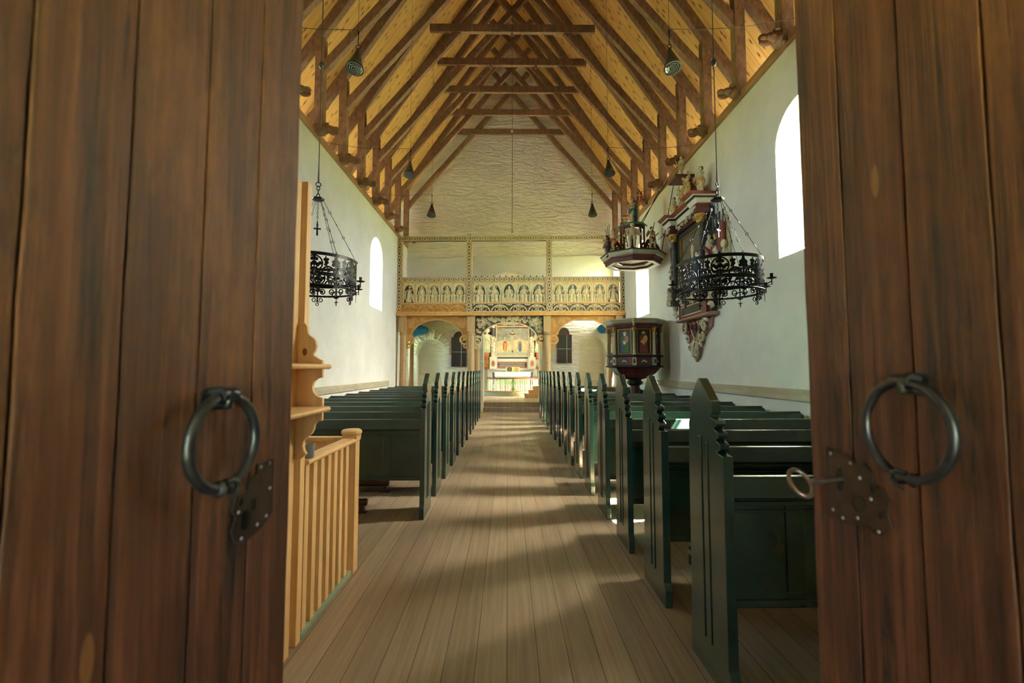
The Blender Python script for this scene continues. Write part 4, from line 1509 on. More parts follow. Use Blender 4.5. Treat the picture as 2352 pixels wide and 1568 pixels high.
for i, (bgm, robe_m, mant, hem) in idx.items():
    f, wf = face_map(i, 0.555)
    hw = wf / 2 - 0.062
    mb = MB()
    mb.ribbon([(-hw, 1.79), (hw, 1.79), (hw, 2.325), (-hw, 2.325)], 0.022, f, 0.0, 0.02, True)
    fr = mb.build('panel_frame', 'gold' if i in (7, 0, 6) else 'maroon', pul)
    mb = MB().prism([(-hw, 1.79), (hw, 1.79), (hw, 2.325), (-hw, 2.325)], f, 0.001, 0.006)
    pn = mb.build('painted_panel', bgm, pul)
    fl = i in (7, 0, 6, 1)
    if fl:
        z0, hh = 1.815, 0.47
        g = lambda a, z, c: f(a * 0.47, z0 + z * hh, c)
        q = MB().prism([(-0.20, 0), (0.2, 0), (0.17, 0.3), (0.2, 0.62), (0.17, 0.76), (0.05, 0.82), (-0.05, 0.82), (-0.17, 0.76), (-0.2, 0.6), (-0.16, 0.3)], g, 0.006, 0.008)
        q.build('painted_robe', robe_m, pn)
        q = MB().prism([(-0.17, 0.28), (0.02, 0.36), (0.14, 0.52), (0.2, 0.62), (0.17, 0.76), (0.06, 0.80), (-0.05, 0.6), (-0.14, 0.52)], g, 0.008, 0.0092)
        q.build('painted_mantle', mant, pn)
        q = MB().prism([(-0.2, 0.02), (-0.06, 0.02), (-0.04, 0.4), (-0.18, 0.5)], g, 0.008, 0.0096)
        q.build('painted_fold', hem, pn)
        q = MB().prism(circ(0, 0.89, 0.098, 18), g, 0.0062, 0.0072)
        q.build('painted_halo', 'gold', pn)
        q = MB().prism(circ(0, 0.885, 0.052, 14, ry=0.068), g, 0.0072, 0.009)
        q.prism(circ(0.12, 0.53, 0.035, 10), g, 0.0092, 0.010)
        q.build('painted_face', 'flesh', pn)
        q = MB().prism([(-0.045, 0.86), (0.045, 0.86), (0.03, 0.78), (0, 0.75), (-0.03, 0.78)], g, 0.009, 0.0105)
        q.build('painted_beard', 'altar_white' if i == 7 else 'dark_hair', pn)
        if i == 7:
            MB().prism([(-0.07, 0.38), (0.05, 0.38), (0.05, 0.52), (-0.07, 0.52)], g, 0.0096, 0.0112).build('painted_book', 'cream_paint', pn)
    sc_ = MB()
    f2, _w = face_map(i, 0.585)
    sc_.prism(circ(0, 1.622, 0.10, 18, ry=0.055), f2, 0, 0.004)
    so = sc_.build('base_cartouche', 'night', pul)
    sm = MB()
    sm.ribbon([(-0.06, 1.6), (-0.02, 1.64), (0.03, 1.62), (0.065, 1.6)], [0.02, 0.035, 0.03, 0.01], f2, 0.004, 0.008)
    sm.build('cartouche_animal', 'grey_paint', so)
hc = MB()
t = toward
hc.ell((0.70, 0, 2.47), (0.035, 0.035, 0.06), 10, 8)
hc.ell((0.715, 0, 2.50), (0.032, 0.03, 0.035), 10, 7)
hc.ell((0.69, 0, 2.41), (0.02, 0.025, 0.04), 8, 6)
hc.xf(Matrix.Rotation(t, 4, 'Z'))
hc.build('carved_face', 'pale_carving', pul, 60)

# sounding board above the pulpit
can = thing('pulpit_canopy', 'eight-sided sounding board crowned by a banner-bearing statue, hung above the pulpit', 'canopy', (PUX + 0.0, PUY, 3.83))
K = 3.83
mb = MB()
mb.lathe([(0.60, -0.01), (0.62, 0.0), (0.64, 0.08), (0.66, 0.085), (0.67, 0.12), (0.60, 0.125)], n=8, a0=toward, loop=True)
mb.build('maroon_rim', 'maroon', can, 0, 0.004)
mb = MB()
oct_ring(mb, [(0.66, 0.12), (0.70, 0.15), (0.735, 0.21), (0.60, 0.215)], toward)
mb.build('grey_cornice', 'grey_paint', can, 0, 0.004)
mb = MB()
oct_ring(mb, [(0.735, 0.21), (0.75, 0.225), (0.74, 0.24), (0.3, 0.26), (0.05, 0.26)], toward)
mb.build('top_board', 'dark_paint', can, 0, 0.003)
for (ra, rb, z0, z1, mt) in ((0.61, 0.50, -0.008, 0.03, 'altar_white'), (0.50, 0.47, 0.0, 0.05, 'maroon'), (0.47, 0.36, 0.05, 0.09, 'cream_paint'), (0.36, 0.335, 0.07, 0.10, 'maroon'), (0.335, 0.02, 0.12, 0.14, 'altar_white')):
    mb = MB()
    mb.lathe([(ra, z0), (rb, z0 + 0.012), (rb, z1 + 0.02), (ra, z1 + 0.02)], n=8, a0=toward, loop=True)
    mb.build('soffit_ring', mt, can, 0, 0.003)
mb = MB()
oct_ring(mb, [(0.36, 0.25), (0.34, 0.30), (0.29, 0.33), (0.28, 0.36)], toward)
mb.build('turret_base', 'grey_paint', can, 0, 0.004)
for i in range(8):
    c, s = P8[i]
    MB().lathe([(0.03, 0.34), (0.024, 0.40), (0.022, 0.84), (0.03, 0.88)], (c * 0.26, s * 0.26, 0), 8).build('turret_post', 'maroon', can, 40)
mb = MB()
oct_ring(mb, [(0.24, 0.84), (0.28, 0.86), (0.28, 0.90), (0.25, 0.91)], toward)
mb.build('turret_ring', 'maroon', can, 0, 0.003)
mb = MB()
oct_ring(mb, [(0.33, 0.895), (0.34, 0.92), (0.31, 0.95), (0.12, 0.97), (0.05, 0.975)], toward)
mb.build('turret_roof', 'teal_paint', can, 0, 0.005)
for i in range(8):
    c, s = P8[i]
    mb = MB()
    pts = []
    for q in range(16):
        u = q / 15
        ra = 0.60 - 0.30 * u
        pts.append((c * ra, s * ra, 0.26 + 0.19 * math.sin(PI * min(1, u * 1.35)) + 0.06 * u))
    mb.tube(pts, 0.036, 8)
    mb.tube([(c * (0.33 + 0.05 * math.cos(q)), s * (0.33 + 0.05 * math.cos(q)), 0.40 + 0.05 * math.sin(q)) for q in [2 * PI * w / 12 for w in range(12)]], 0.026, 7, True)
    mb.build('volute', 'maroon', can, 60)
FM = ['flesh', 'red_cloth', 'dark_hair', 'grey_paint']
# putti on the rim, ladder, spears, trumpet-like hammer
ang = toward
for i, (da, rz, seed, label, mats) in enumerate(((0.0, 0.0, 1, 'putto_with_ladder', ['pale_carving', 'pale_carving', 'pale_carving', 'pale_carving']), (PI / 4, 0.5, 2, 'putto_with_hammer', FM), (-PI / 4, -0.5, 3, 'putto_with_spears', FM), (-PI / 2, -1.0, 4, 'standing_putto', FM))):
    a = ang + da
    rr = 0.60
    x, y = rr * math.cos(a), rr * math.sin(a)
    pb = MB().lathe([(0.08, 0.235), (0.08, 0.262)], (x, y, 0), 10).build('putto_base', 'dark_paint', can)
    fig = putto(label, 0.50 if i else 0.56, can, mats, True, seed, (x, y, 0.26), a + PI / 2 + (0.25 if i == 1 else 0), None, i > 0)
    if i == 0:
        lm = MB()
        for s in (-0.03, 0.03):
            lm.tube([(x - 0.15 + s, y - 0.06, 0.26), (x - 0.22 + s, y + 0.04, 0.84)], 0.008, 6)
        for q in range(7):
            u = q / 7 + 0.08
            lm.tube([(x - 0.15 - 0.07 * u - 0.03, y - 0.06 + 0.1 * u, 0.26 + 0.58 * u), (x - 0.15 - 0.07 * u + 0.03, y - 0.06 + 0.1 * u, 0.26 + 0.58 * u)], 0.006, 6)
        lm.build('ladder', 'maroon', can)
    if i == 1:
        hm = MB().tube([(x - 0.04, y - 0.12, 0.58), (x + 0.02, y - 0.1, 0.82)], 0.008, 6)
        hm.tube([(x + 0.1, y - 0.08, 0.44), (x + 0.24, y - 0.06, 0.55)], 0.007, 6)
        hm.tube([(x + 0.215, y - 0.06, 0.58), (x + 0.26, y - 0.06, 0.51)], 0.013, 6)
        hm.build('hammer_and_rod', 'dark_paint', can)
    if i == 2:
        sm = MB()
        for q in range(3):
            sm.tube([(x - 0.10, y - 0.08, 0.27), (x - 0.10 - 0.04 * q, y - 0.08, 0.86 - 0.06 * q)], 0.006, 6)
        sm.build('spears', 'dark_paint', can)
a = ang - PI * 0.30
ds = MB()
x, y = 0.66 * math.cos(a), 0.66 * math.sin(a)
fg = putto('dark_standing_figure', 0.46, can, ['plate_iron', 'plate_iron', 'dark_hair'], False, 8, (x, y, 0.14), a + PI / 2, None, True)
# crowned statue with banner
st = putto('risen_saint_statue', 0.62, can, ['flesh', 'blue_cloth', 'dark_hair'], False, 5, (0.0, -0.02, 0.975), -PI / 2 + 0.5, [((0.18, -0.02, 0.56), (0.16, -0.03, 0.40)), ((0.17, -0.12, 0.6), (0.12, -0.28, 0.62))], True, False, True)
mb = MB()
mb.lathe([(0.10, 0.975), (0.10, 1.2), (0.09, 1.4), (0.05, 1.5)], (0.07, 0.03, 0), 12, sx=0.7)
mb.build('blue_cloak', 'blue_cloth', can, 60)
MB().lathe([(0.035, 0.0), (0.05, 0.02), (0.03, 0.04)], (0.0, -0.02, 1.575), 10).build('crown', 'gold', can, 40)
mb = MB().tube([(0.15, -0.02, 0.975), (0.15, -0.02, 1.76)], 0.009, 8)
mb.tube([(0.10, -0.02, 1.735), (0.24, -0.02, 1.735)], 0.006, 6)
mb.build('banner_pole', 'gold', can)
fl = MB()
n = 8
pl = [(0.105 + 0.13 * i / n, 1.73) for i in range(n + 1)]
lo = [(0.105 + 0.13 * i / n, 1.52 - (0.03 if i % 4 == 2 else 0.0)) for i in range(n + 1)]
fl.prism(lo + pl[::-1], lambda a_, b_, c_: (a_, -0.02 + c_ + 0.012 * math.sin(a_ * 50), b_), -0.003, 0.003)
fo = fl.build('banner', 'red_cloth', can)
cr = MB()
cr.ribbon([(0.105, 1.65), (0.235, 1.65)], 0.02, lambda a_, b_, c_: (a_, -0.02 - c_ + 0.012 * math.sin(a_ * 50), b_), 0.003, 0.006)
cr.ribbon([(0.17, 1.73), (0.17, 1.53)], 0.02, lambda a_, b_, c_: (a_, -0.02 - c_ + 0.012 * math.sin(a_ * 50), b_), 0.003, 0.006)
cr.build('banner_cross', 'altar_white', fo)
for (p, q) in (((0.16, -0.1, 0.96), (0.70, -0.45, 1.86)), ((0.22, 0.0, 0.96), (0.70, 0.1, 1.86)), ((0.55, -0.35, 0.24), (0.70, -0.95, 1.9))):
    mb = MB().tube([p, q], 0.008, 6)
    mb.tube([q, (q[0] + 0.02, q[1], q[2])], 0.03, 8)
    mb.build('suspension_rod', 'iron', can)

# ------------------------------------------------------------------ memorial (epitaph) on the right wall
EP = thing('memorial_tablet', 'carved painted memorial with portrait, columns, statues and scrolled drop on the right wall', 'memorial', (XR, 8.52, 0), -PI / 2)
# own frame: x towards the doors, y into the wall, faces -y
rr = random.Random(21)


def relief_clump(name, mat, parent, a0, a1, b0, b1, y0, n, smin, smax, seed, curls=True):
    r = random.Random(seed)
    mb = MB()
    for i in range(n):
        a, b = r.uniform(a0, a1), r.uniform(b0, b1)
        s = r.uniform(smin, smax)
        if curls and r.random() < 0.55:
            pts = [(p[0], y0 - r.uniform(0.01, 0.05), p[1]) for p in spiral(a, b, s, s * 0.25, r.uniform(0, 6.28), r.choice((-1, 1)) * r.uniform(0.7, 1.3), 12)]
            mb.tube(pts, [s * 0.32 * (1 - 0.5 * q / 11) for q in range(12)], 7)
        else:
            mb.ell((a, y0 - r.uniform(0.0, 0.05), b), (s * 0.7, s * 0.5, s * r.uniform(0.6, 1.3)), 8, 6)
    return mb.build(name, mat, parent, 60)


MB().box(-0.72, 0.78, -0.10, 0.0, 2.44, 4.30).build('back_board', 'dark_paint', EP, 0, 0.004)
# portrait
fm = MB()
f = fxz(-0.10)
fm.ribbon([(-0.50, 2.98), (0.50, 2.98), (0.50, 4.10), (-0.50, 4.10)], 0.13, f, 0, 0.05, True)
fr = fm.build('portrait_frame', 'dark_paint', EP, 0, 0.006)
MB().ribbon([(-0.43, 3.05), (0.43, 3.05), (0.43, 4.03), (-0.43, 4.03)], 0.02, f, 0.0, 0.054, True).build('gilt_fillet', 'gold', fr)
pn = MB().prism([(-0.43, 3.05), (0.43, 3.05), (0.43, 4.03), (-0.43, 4.03)], f, 0.0, 0.012).build('portrait_canvas', 'portrait', EP)
MB().prism([(-0.20, 3.05), (0.30, 3.05), (0.28, 3.4), (0.2, 3.58), (0.1, 3.66), (-0.0, 3.66), (-0.12, 3.56), (-0.18, 3.3)], f, 0.012, 0.014).build('painted_gown', 'dark_paint', pn)
MB().prism(circ(0.05, 3.72, 0.068, 16, ry=0.09), f, 0.014, 0.016).build('painted_face', 'flesh', pn)
MB().prism([(0.0, 3.68), (0.10, 3.68), (0.095, 3.52), (0.05, 3.42), (0.005, 3.52)], f, 0.0145, 0.017).build('painted_beard', 'grey_paint', pn)
# columns
for a in (-0.60, 0.66):
    mb = MB().lathe([(0.085, 3.10), (0.085, 3.14), (0.065, 3.16), (0.07, 3.30), (0.066, 3.52), (0.08, 3.53), (0.08, 3.55), (0.062, 3.56), (0.054, 4.02), (0.065, 4.03)], (a, -0.21, 0), 16)
    co = mb.build('column', 'slate_column', EP, 40)
    sl = relief_clump('strapwork', 'pale_carving', co, a - 0.05, a + 0.05, 3.18, 3.5, -0.26, 14, 0.02, 0.035, 5)
    MB().lathe([(0.055, 3.56), (0.056, 4.02)], (a, -0.212, 0), 14).build('column_shaft', 'lamp', co, 40)
    cp = MB().lathe([(0.06, 4.03), (0.07, 4.06), (0.10, 4.15), (0.11, 4.18)], (a, -0.21, 0), 10)
    for q in range(6):
        t = q * PI / 3
        cp.ell((a + 0.085 * math.cos(t), -0.21 + 0.085 * math.sin(t), 4.11), (0.03, 0.03, 0.045), 7, 5)
    cp.build('capital', 'gold', co, 40)
    MB().box(a - 0.11, a + 0.11, -0.33, -0.10, 4.18, 4.34).build('entablature_block', 'maroon', EP, 0, 0.005)
    mk = MB()
    mk.ell((a, -0.34, 4.26), (0.05, 0.035, 0.06), 10, 8)
    for s in (-1, 1):
        mk.ell((a + s * 0.07, -0.335, 4.28), (0.045, 0.02, 0.03), 8, 6)
    mk.build('winged_cherub_head', 'pale_carving', EP, 60)
    mb = MB().box(a - 0.12, a + 0.12, -0.33, -0.08, 3.04, 3.10)
    mb.box(a - 0.10, a + 0.10, -0.30, -0.08, 2.72, 3.04)
    mb.build('pedestal', 'slate_column', EP, 0, 0.006)
    relief_clump('pedestal_carving', 'pale_carving', EP, a - 0.08, a + 0.08, 2.74, 3.0, -0.31, 16, 0.03, 0.05, 6)
# frieze and cornice with breaks over the columns
MB().box(-0.48, 0.54, -0.20, -0.08, 4.16, 4.34).build('frieze', 'maroon', EP, 0, 0.004)
relief_clump('frieze_carving', 'pale_carving', EP, -0.44, 0.5, 4.20, 4.30, -0.21, 22, 0.02, 0.045, 8)


def cornice(name, mat, z0, z1, d0, d1):
    mb = MB()
    for (a0, a1, ex) in ((-0.74, -0.46, 0.13), (-0.46, 0.52, 0.0), (0.52, 0.80, 0.13)):
        vs = [(a0 - d0 * .3, 0), (a1 + d0 * .3, 0), (a1 + d0 * .3, -0.10 - ex - d0), (a0 - d0 * .3, -0.10 - ex - d0)]
        v2 = [(a0 - d1 * .3, 0), (a1 + d1 * .3, 0), (a1 + d1 * .3, -0.10 - ex - d1), (a0 - d1 * .3, -0.10 - ex - d1)]
        mb.add([(x, y, z0) for x, y in vs] + [(x, y, z1) for x, y in v2], [(3, 2, 1, 0), (4, 5, 6, 7), (0, 1, 5, 4), (1, 2, 6, 5), (2, 3, 7, 6), (3, 0, 4, 7)])
    return mb.build(name, mat, EP, 0, 0.004)


cornice('white_cornice_step', 'altar_white', 4.34, 4.42, 0.10, 0.14)
cornice('black_cornice_step', 'dark_paint', 4.42, 4.455, 0.13, 0.17)
cornice('cream_cornice_step', 'cream_paint', 4.455, 4.48, 0.17, 0.18)
cornice('red_cornice_step', 'brick_red', 4.48, 4.53, 0.19, 0.25)
# pediment group
for s in (-1, 1):
    mb = MB().tube([(-0.05 + s * (0.62 - 0.07 * q), -0.13, 4.56 + 0.055 * q + 0.03 * math.sin(q)) for q in range(9)], [0.06, 0.065, 0.07, 0.07, 0.065, 0.06, 0.055, 0.045, 0.03], 8)
    mb.build('pediment_scroll', 'maroon', EP, 60)
cart = MB().prism([(-0.22, 4.56), (0.14, 4.56), (0.2, 4.8), (0.12, 5.05), (-0.04, 5.14), (-0.2, 5.05), (-0.28, 4.8)], fxz(-0.1), 0, 0.06).build('crest_cartouche', 'maroon', EP, 0, 0.01)
relief_clump('crest_carving', 'ochre_cloth', EP, -0.32, 0.24, 4.56, 5.14, -0.18, 40, 0.04, 0.075, 9)
relief_clump('crest_figures', 'pale_carving', cart, -0.34, 0.20, 4.58, 5.08, -0.18, 46, 0.035, 0.065, 10)
MB().box(-0.46, -0.02, -0.36, 0.0, 5.16, 5.215).build('crest_shelf', 'maroon', EP, 0, 0.006)
SM = ['pale_carving', 'ochre_cloth', 'plate_iron', 'pale_carving']
for nm, a, z, h, sd in (('statue', -0.24, 5.215, 0.46, 3), ('statue', 0.62, 4.53, 0.54, 4), ('statue', -0.70, 4.53, 0.48, 6)):
    putto(nm, h, EP, SM, False, sd, (a, -0.17, z), 0.2, [((0.2, -0.03, 0.62), (0.2, -0.12, 0.8 if sd == 3 else 0.55)), ((0.2, -0.05, 0.6), (0.14, -0.14, 0.62))], True, False)
for a in (0.46, -0.5):
    relief_clump('cornice_scroll', 'maroon', EP, a - 0.05, a + 0.1, 4.55, 4.72, -0.15, 7, 0.04, 0.07, 12)
# trophies of flags and shields on both flanks
for a0, a1, s in ((0.80, 1.34, 1), (-1.10, -0.76, -1)):
    mid = (a0 + a1) / 2
    bk = MB()
    bk.prism([(a0, 2.95), (a1 - .1 * s if s > 0 else a1, 2.98), (a1, 3.2), (a1 - 0.02, 3.6), (a1 - 0.08, 3.95), (mid, 4.08), (a0, 4.02)], fxz(0.0), 0.0, 0.05)
    bo = bk.build('flank_board', 'pale_carving', EP, 0, 0.01)
    relief_clump('flank_carving', 'pale_carving', bo, a0 + .04, a1 - .04, 3.0, 3.5, -0.07, 22, 0.04, 0.09, 31, False)
    relief_clump('gilded_carving', 'ochre_cloth', bo, a0 + .04, mid, 3.2, 3.8, -0.08, 16, 0.04, 0.07, 32)
    relief_clump('dark_carving', 'dark_paint', bo, a0 + .02, mid + .05, 3.3, 4.0, -0.06, 14, 0.04, 0.08, 33)
    mb = MB().prism([(mid + 0.0, 3.42), (mid + 0.12, 3.38), (mid + 0.2, 3.5), (mid + 0.2, 3.86), (mid + 0.08, 3.92), (mid, 3.8)], fxz(-0.07), 0, 0.05)
    mb.build('red_shield', 'wine_cloth', bo, 0, 0.01)
    fl = MB()
    for q in range(4):
        fl.tube([(mid - 0.12 + 0.08 * q, -0.10, 3.4), (mid - 0.16 + 0.12 * q, -0.10, 4.06)], 0.018, 6)
    fl.build('flag_staves', 'slate_column', bo, 60)
# lower frieze, inscription tablet, ledge and scrolled drop
MB().box(-0.50, 0.56, -0.16, -0.05, 2.70, 2.98).build('lower_frieze', 'pale_carving', EP, 0, 0.006)
relief_clump('lower_frieze_carving', 'pale_carving', EP, -0.46, 0.52, 2.72, 2.96, -0.18, 36, 0.03, 0.07, 14)
for a in (-0.78, 0.84):
    relief_clump('lower_scroll', 'pale_carving', EP, a - 0.08, a + 0.06, 2.55, 2.78, -0.12, 12, 0.04, 0.07, 15)
tb = MB().box(-0.56, 0.64, -0.14, 0.0, 2.44, 2.70).build('tablet_ground', 'wine_cloth', EP, 0, 0.006)
ib = MB().box(-0.42, 0.50, -0.15, -0.10, 2.49, 2.66).build('inscription_tablet', 'dark_paint', tb, 0, 0.004)
MB().ribbon([(-0.42, 2.49), (0.5, 2.49), (0.5, 2.66), (-0.42, 2.66)], 0.02, fxz(-0.14), 0, 0.02, True).build('tablet_frame', 'grey_paint', tb)
mb = MB()
mb.prism([(0.0, 2.38), (-0.16, 2.38), (-0.2, 2.395), (-0.2, 2.425), (-0.16, 2.44), (0.0, 2.44)], lambda a, b, c: (c, a, b), -0.66, 0.86)
mb.build('ledge', 'pink_cloth', EP, 0, 0.004)
dp = [(-0.58, 2.38), (-0.60, 2.22), (-0.50, 2.12), (-0.40, 2.05), (-0.34, 1.92), (-0.25, 1.85), (-0.22, 1.72), (-0.14, 1.64), (-0.06, 1.58), (0.02, 1.64), (0.1, 1.72), (0.14, 1.85), (0.24, 1.92), (0.30, 2.05), (0.44, 2.12), (0.62, 2.2), (0.66, 2.38)]
do = MB().prism(dp, fxz(0.0), 0, 0.045).build('drop_board', 'pink_cloth', EP, 0, 0.008)
hs_ = MB()
hp = [(0.02, 2.0)] + [(0.02 + s * a, b) for s, a, b in ((-1, .1, 2.08), (-1, .17, 2.18), (-1, .18, 2.27), (-1, .12, 2.33), (-1, .05, 2.32), (1, .0, 2.28), (1, .05, 2.32), (1, .12, 2.33), (1, .18, 2.27), (1, .17, 2.18), (1, .1, 2.08))]
hs_.prism(hp, fxz(-0.045), 0, 0.03)
ho = hs_.build('heart_shield', 'altar_black', do, 0, 0.008)
MB().tube([(a, -0.075, b) for a, b in hp], 0.02, 7, True).build('heart_border', 'ochre_cloth', ho, 60)
sc1 = MB()
for s in (-1, 1):
    for (a, b, r, t0, tn) in ((0.46, 2.24, 0.13, 0.5, 1.2), (0.36, 2.30, 0.10, 2.0, -1.1), (0.28, 2.04, 0.10, 1.0, -1.2), (0.18, 1.86, 0.09, 0.0, 1.2), (0.08, 1.74, 0.07, 2.0, -1.1)):
        p = spiral(0.0 + s * a, b, r, r * 0.25, t0 if s > 0 else PI - t0, s * tn, 14)
        sc1.tube([(x, -0.07 - 0.004 * i, z) for i, (x, z) in enumerate(p)], [r * 0.3 * (1 - 0.4 * i / 13) for i in range(14)], 8)
    sc1.tube([(0.02 + s * 0.06, -0.06, 2.02), (s * 0.12, -0.08, 1.92), (s * 0.05, -0.09, 1.78), (s * 0.07, -0.07, 1.66)], [0.03, 0.045, 0.04, 0.02], 8)
sc1.tube([(-0.02, -0.06, 1.98), (-0.06, -0.09, 1.82), (-0.04, -0.06, 1.62)], [0.05, 0.055, 0.02], 8)
sc1.build('drop_scrolls', 'pale_carving', do, 60)
relief_clump('drop_carving', 'wine_cloth', do, -0.5, 0.55, 2.14, 2.36, -0.06, 20, 0.03, 0.06, 18)
relief_clump('drop_carving', 'pink_cloth', do, -0.18, 0.12, 1.66, 2.0, -0.06, 12, 0.025, 0.05, 19)
# vertical flank statues beside the far column and the near column
for a in (-0.80, 0.80):
    putto('flank_statue', 0.62, EP, ['pale_carving', 'wine_cloth', 'plate_iron'], False, 3, (a, -0.12, 3.18), 0, None, True, True)
    relief_clump('flank_base', 'pale_carving', EP, a - 0.05, a + 0.05, 2.8, 3.15, -0.1, 10, 0.03, 0.06, 3)

# ------------------------------------------------------------------ chancel furniture
ALX = 0.25
al = thing('altar', 'altar table with white cloth and green front in the bright chancel', 'altar', (ALX, 21.35, CZ))
MB().box(-0.80, 0.80, -0.35, 0.35, 0.0, 0.98).build('altar_body', 'altar_white', al, 0, 0.006)
mb = MB().box(-0.84, 0.84, -0.40, 0.36, 0.98, 1.02)
mb.box(-0.83, 0.83, -0.395, -0.37, 0.80, 0.99)
mb.build('altar_cloth', 'altar_cloth', al, 0, 0.006)
MB().box(-0.70, 0.70, -0.365, -0.352, 0.45, 0.78).build('green_frontal', 'rail_green', al)
for x in (-0.86, 0.86):
    MB().lathe([(0.09, 0), (0.09, 0.5), (0.06, 0.56), (0.07, 0.92), (0.1, 1.0)], (x, -0.1, 0), 10).build('side_pillar', 'altar_black', al, 40)
bs = thing('book_stand', 'small green and gold stand with pierced squares on the altar', 'book stand', (ALX + 0.0, 21.05, CZ + 1.02))
MB().box(-0.30, 0.32, -0.02, 0.02, 0.0, 0.24).build('stand_board', 'rail_green', bs, 0, 0.003)
MB().box(-0.31, 0.33, -0.04, 0.03, 0.24, 0.265).build('stand_top', 'altar_red', bs)
for x in (-0.14, 0.17):
    b_ = MB().box(x - 0.10, x + 0.10, -0.03, -0.018, 0.03, 0.22).build('pierced_square', 'plate_iron' if x < 0 else 'honey', bs)
    MB().ribbon([(x - 0.06, 0.06), (x + 0.06, 0.19)], 0.02, fxz(-0.03), 0, 0.006).ribbon([(x + 0.06, 0.06), (x - 0.06, 0.19)], 0.02, fxz(-0.03), 0, 0.006).build('cross_pattern', 'gold', b_)

ap = thing('altarpiece', 'tall painted altarpiece with a crucifixion picture between red and white columns', 'altarpiece', (ALX, 21.95, CZ))
z_ = lambda z: z - CZ
MB().box(-1.2, 1.2, 0.0, 0.3, 0.0, z_(1.45)).build('masonry_base', 'plaster', ap)
AB = MB().box(-1.55, 1.55, 0.0, 0.2, z_(1.45), z_(4.6)).build('back_wall', 'altar_red', ap)
MB().box(-1.1, 1.1, -0.12, 0.05, z_(1.40), z_(1.46)).build('base_ledge', 'altar_white', ap, 0, 0.006)
MB().box(-1.08, 1.08, -0.08, 0.02, z_(1.46), z_(1.95)).build('predella', 'altar_white', ap, 0, 0.005)
tx = MB().box(-0.70, 0.68, -0.10, -0.05, z_(1.53), z_(1.78)).build('text_tablet', 'altar_black', ap)
MB().ribbon([(-0.70, z_(1.53)), (0.68, z_(1.53)), (0.68, z_(1.78)), (-0.70, z_(1.78))], 0.06, fxz(-0.09), 0, 0.03, True).build('tablet_frame', 'altar_red', ap)
ln = MB()
r = random.Random(2)
for row in range(5):
    x = -0.62
    while x < 0.58:
        w = r.uniform(0.03, 0.09)
        ln.box(x, min(x + w, 0.6), -0.104, -0.099, z_(1.57) + row * 0.04, z_(1.57) + row * 0.04 + 0.014)
        x += w + 0.022
ln.build('written_lines', 'altar_white', tx)
for x in (-0.92, 0.94):
    pd = MB().box(x - 0.17, x + 0.17, -0.26, 0.0, z_(1.46), z_(1.97)).build('pedestal', 'altar_white', ap, 0, 0.01)
    MB().prism(circ(x, z_(1.72), 0.075, 16, ry=0.13), fxz(-0.26), 0, 0.02).build('oval_boss', 'altar_red', pd)
    MB().ribbon(circ(x, z_(1.72), 0.095, 16, ry=0.15), 0.02, fxz(-0.26), 0, 0.02, True).build('oval_border', 'grey_paint', pd)
    MB().box(x - 0.2, x + 0.2, -0.29, 0.0, z_(1.97), z_(2.02)).build('pedestal_cap', 'altar_white', ap, 0, 0.006)
    co = MB().lathe([(0.12, z_(2.02)), (0.12, z_(2.06)), (0.095, z_(2.1)), (0.10, z_(2.5)), (0.12, z_(2.52)), (0.12, z_(2.55)), (0.095, z_(2.57)), (0.098, z_(2.98)), (0.085, z_(3.0)), (0.078, z_(3.42)), (0.09, z_(3.45))], (x, -0.15, 0), 16).build('column', 'altar_white', ap, 40)
    MB().lathe([(0.088, z_(3.0)), (0.081, z_(3.44))], (x, -0.15, 0), 16).build('slate_shaft', 'altar_black', co, 40)
    r = random.Random(5)
    cv = MB()
    for q in range(46):
        t = r.uniform(PI, 2 * PI)
        z = r.uniform(z_(2.12), z_(2.96))
        cv.ell((x + 0.10 * math.cos(t), -0.15 + 0.10 * math.sin(t), z), (0.03, 0.03, 0.045), 7, 5)
    cv.build('column_carving', 'cream_paint', co, 60)
    cb_ = MB()
    for q in range(14):
        t = r.uniform(PI, 2 * PI)
        cb_.ell((x + 0.115 * math.cos(t), -0.15 + 0.115 * math.sin(t), r.uniform(z_(2.12), z_(2.96))), (0.022, 0.022, 0.032), 6, 5)
    cb_.build('gilt_fruit', 'altar_red', co, 60)
    cp = MB().lathe([(0.09, z_(3.45)), (0.11, z_(3.5)), (0.17, z_(3.66)), (0.18, z_(3.7))], (x, -0.15, 0), 10)
    for q in range(8):
        t = q * PI / 4
        cp.ell((x + 0.14 * math.cos(t), -0.15 + 0.14 * math.sin(t), z_(3.56)), (0.045, 0.045, 0.06), 7, 5)
    cp.build('capital', 'altar_white', co, 40)
# the picture
f = fxz(-0.03)
pic = MB().prism([(-0.78, z_(2.06)), (0.80, z_(2.06)), (0.80, z_(3.42)), (-0.78, z_(3.42))], f, 0.0, 0.02).build('crucifixion_picture', 'canvas', ap)
MB().ribbon([(-0.78, z_(2.06)), (0.80, z_(2.06)), (0.80, z_(3.5)), (-0.78, z_(3.5))], 0.07, f, 0, 0.06, True).build('picture_frame', 'cream_paint', ap, 0, 0.004)
f2 = fxz(-0.05)
MB().prism([(-0.74, z_(2.75)), (-0.4, z_(2.86)), (-0.1, z_(2.78)), (0.3, z_(2.9)), (0.76, z_(2.8)), (0.76, z_(3.42)), (-0.74, z_(3.42))], f2, -0.002, 0.0007).build('painted_sky', 'painted_sky', pic)
MB().prism([(-0.74, z_(2.1)), (0.76, z_(2.1)), (0.76, z_(2.22)), (0.3, z_(2.3)), (0.0, z_(2.34)), (-0.4, z_(2.26)), (-0.74, z_(2.24))], f2, 0, 0.002).build('painted_hill', 'grey_paint', pic)
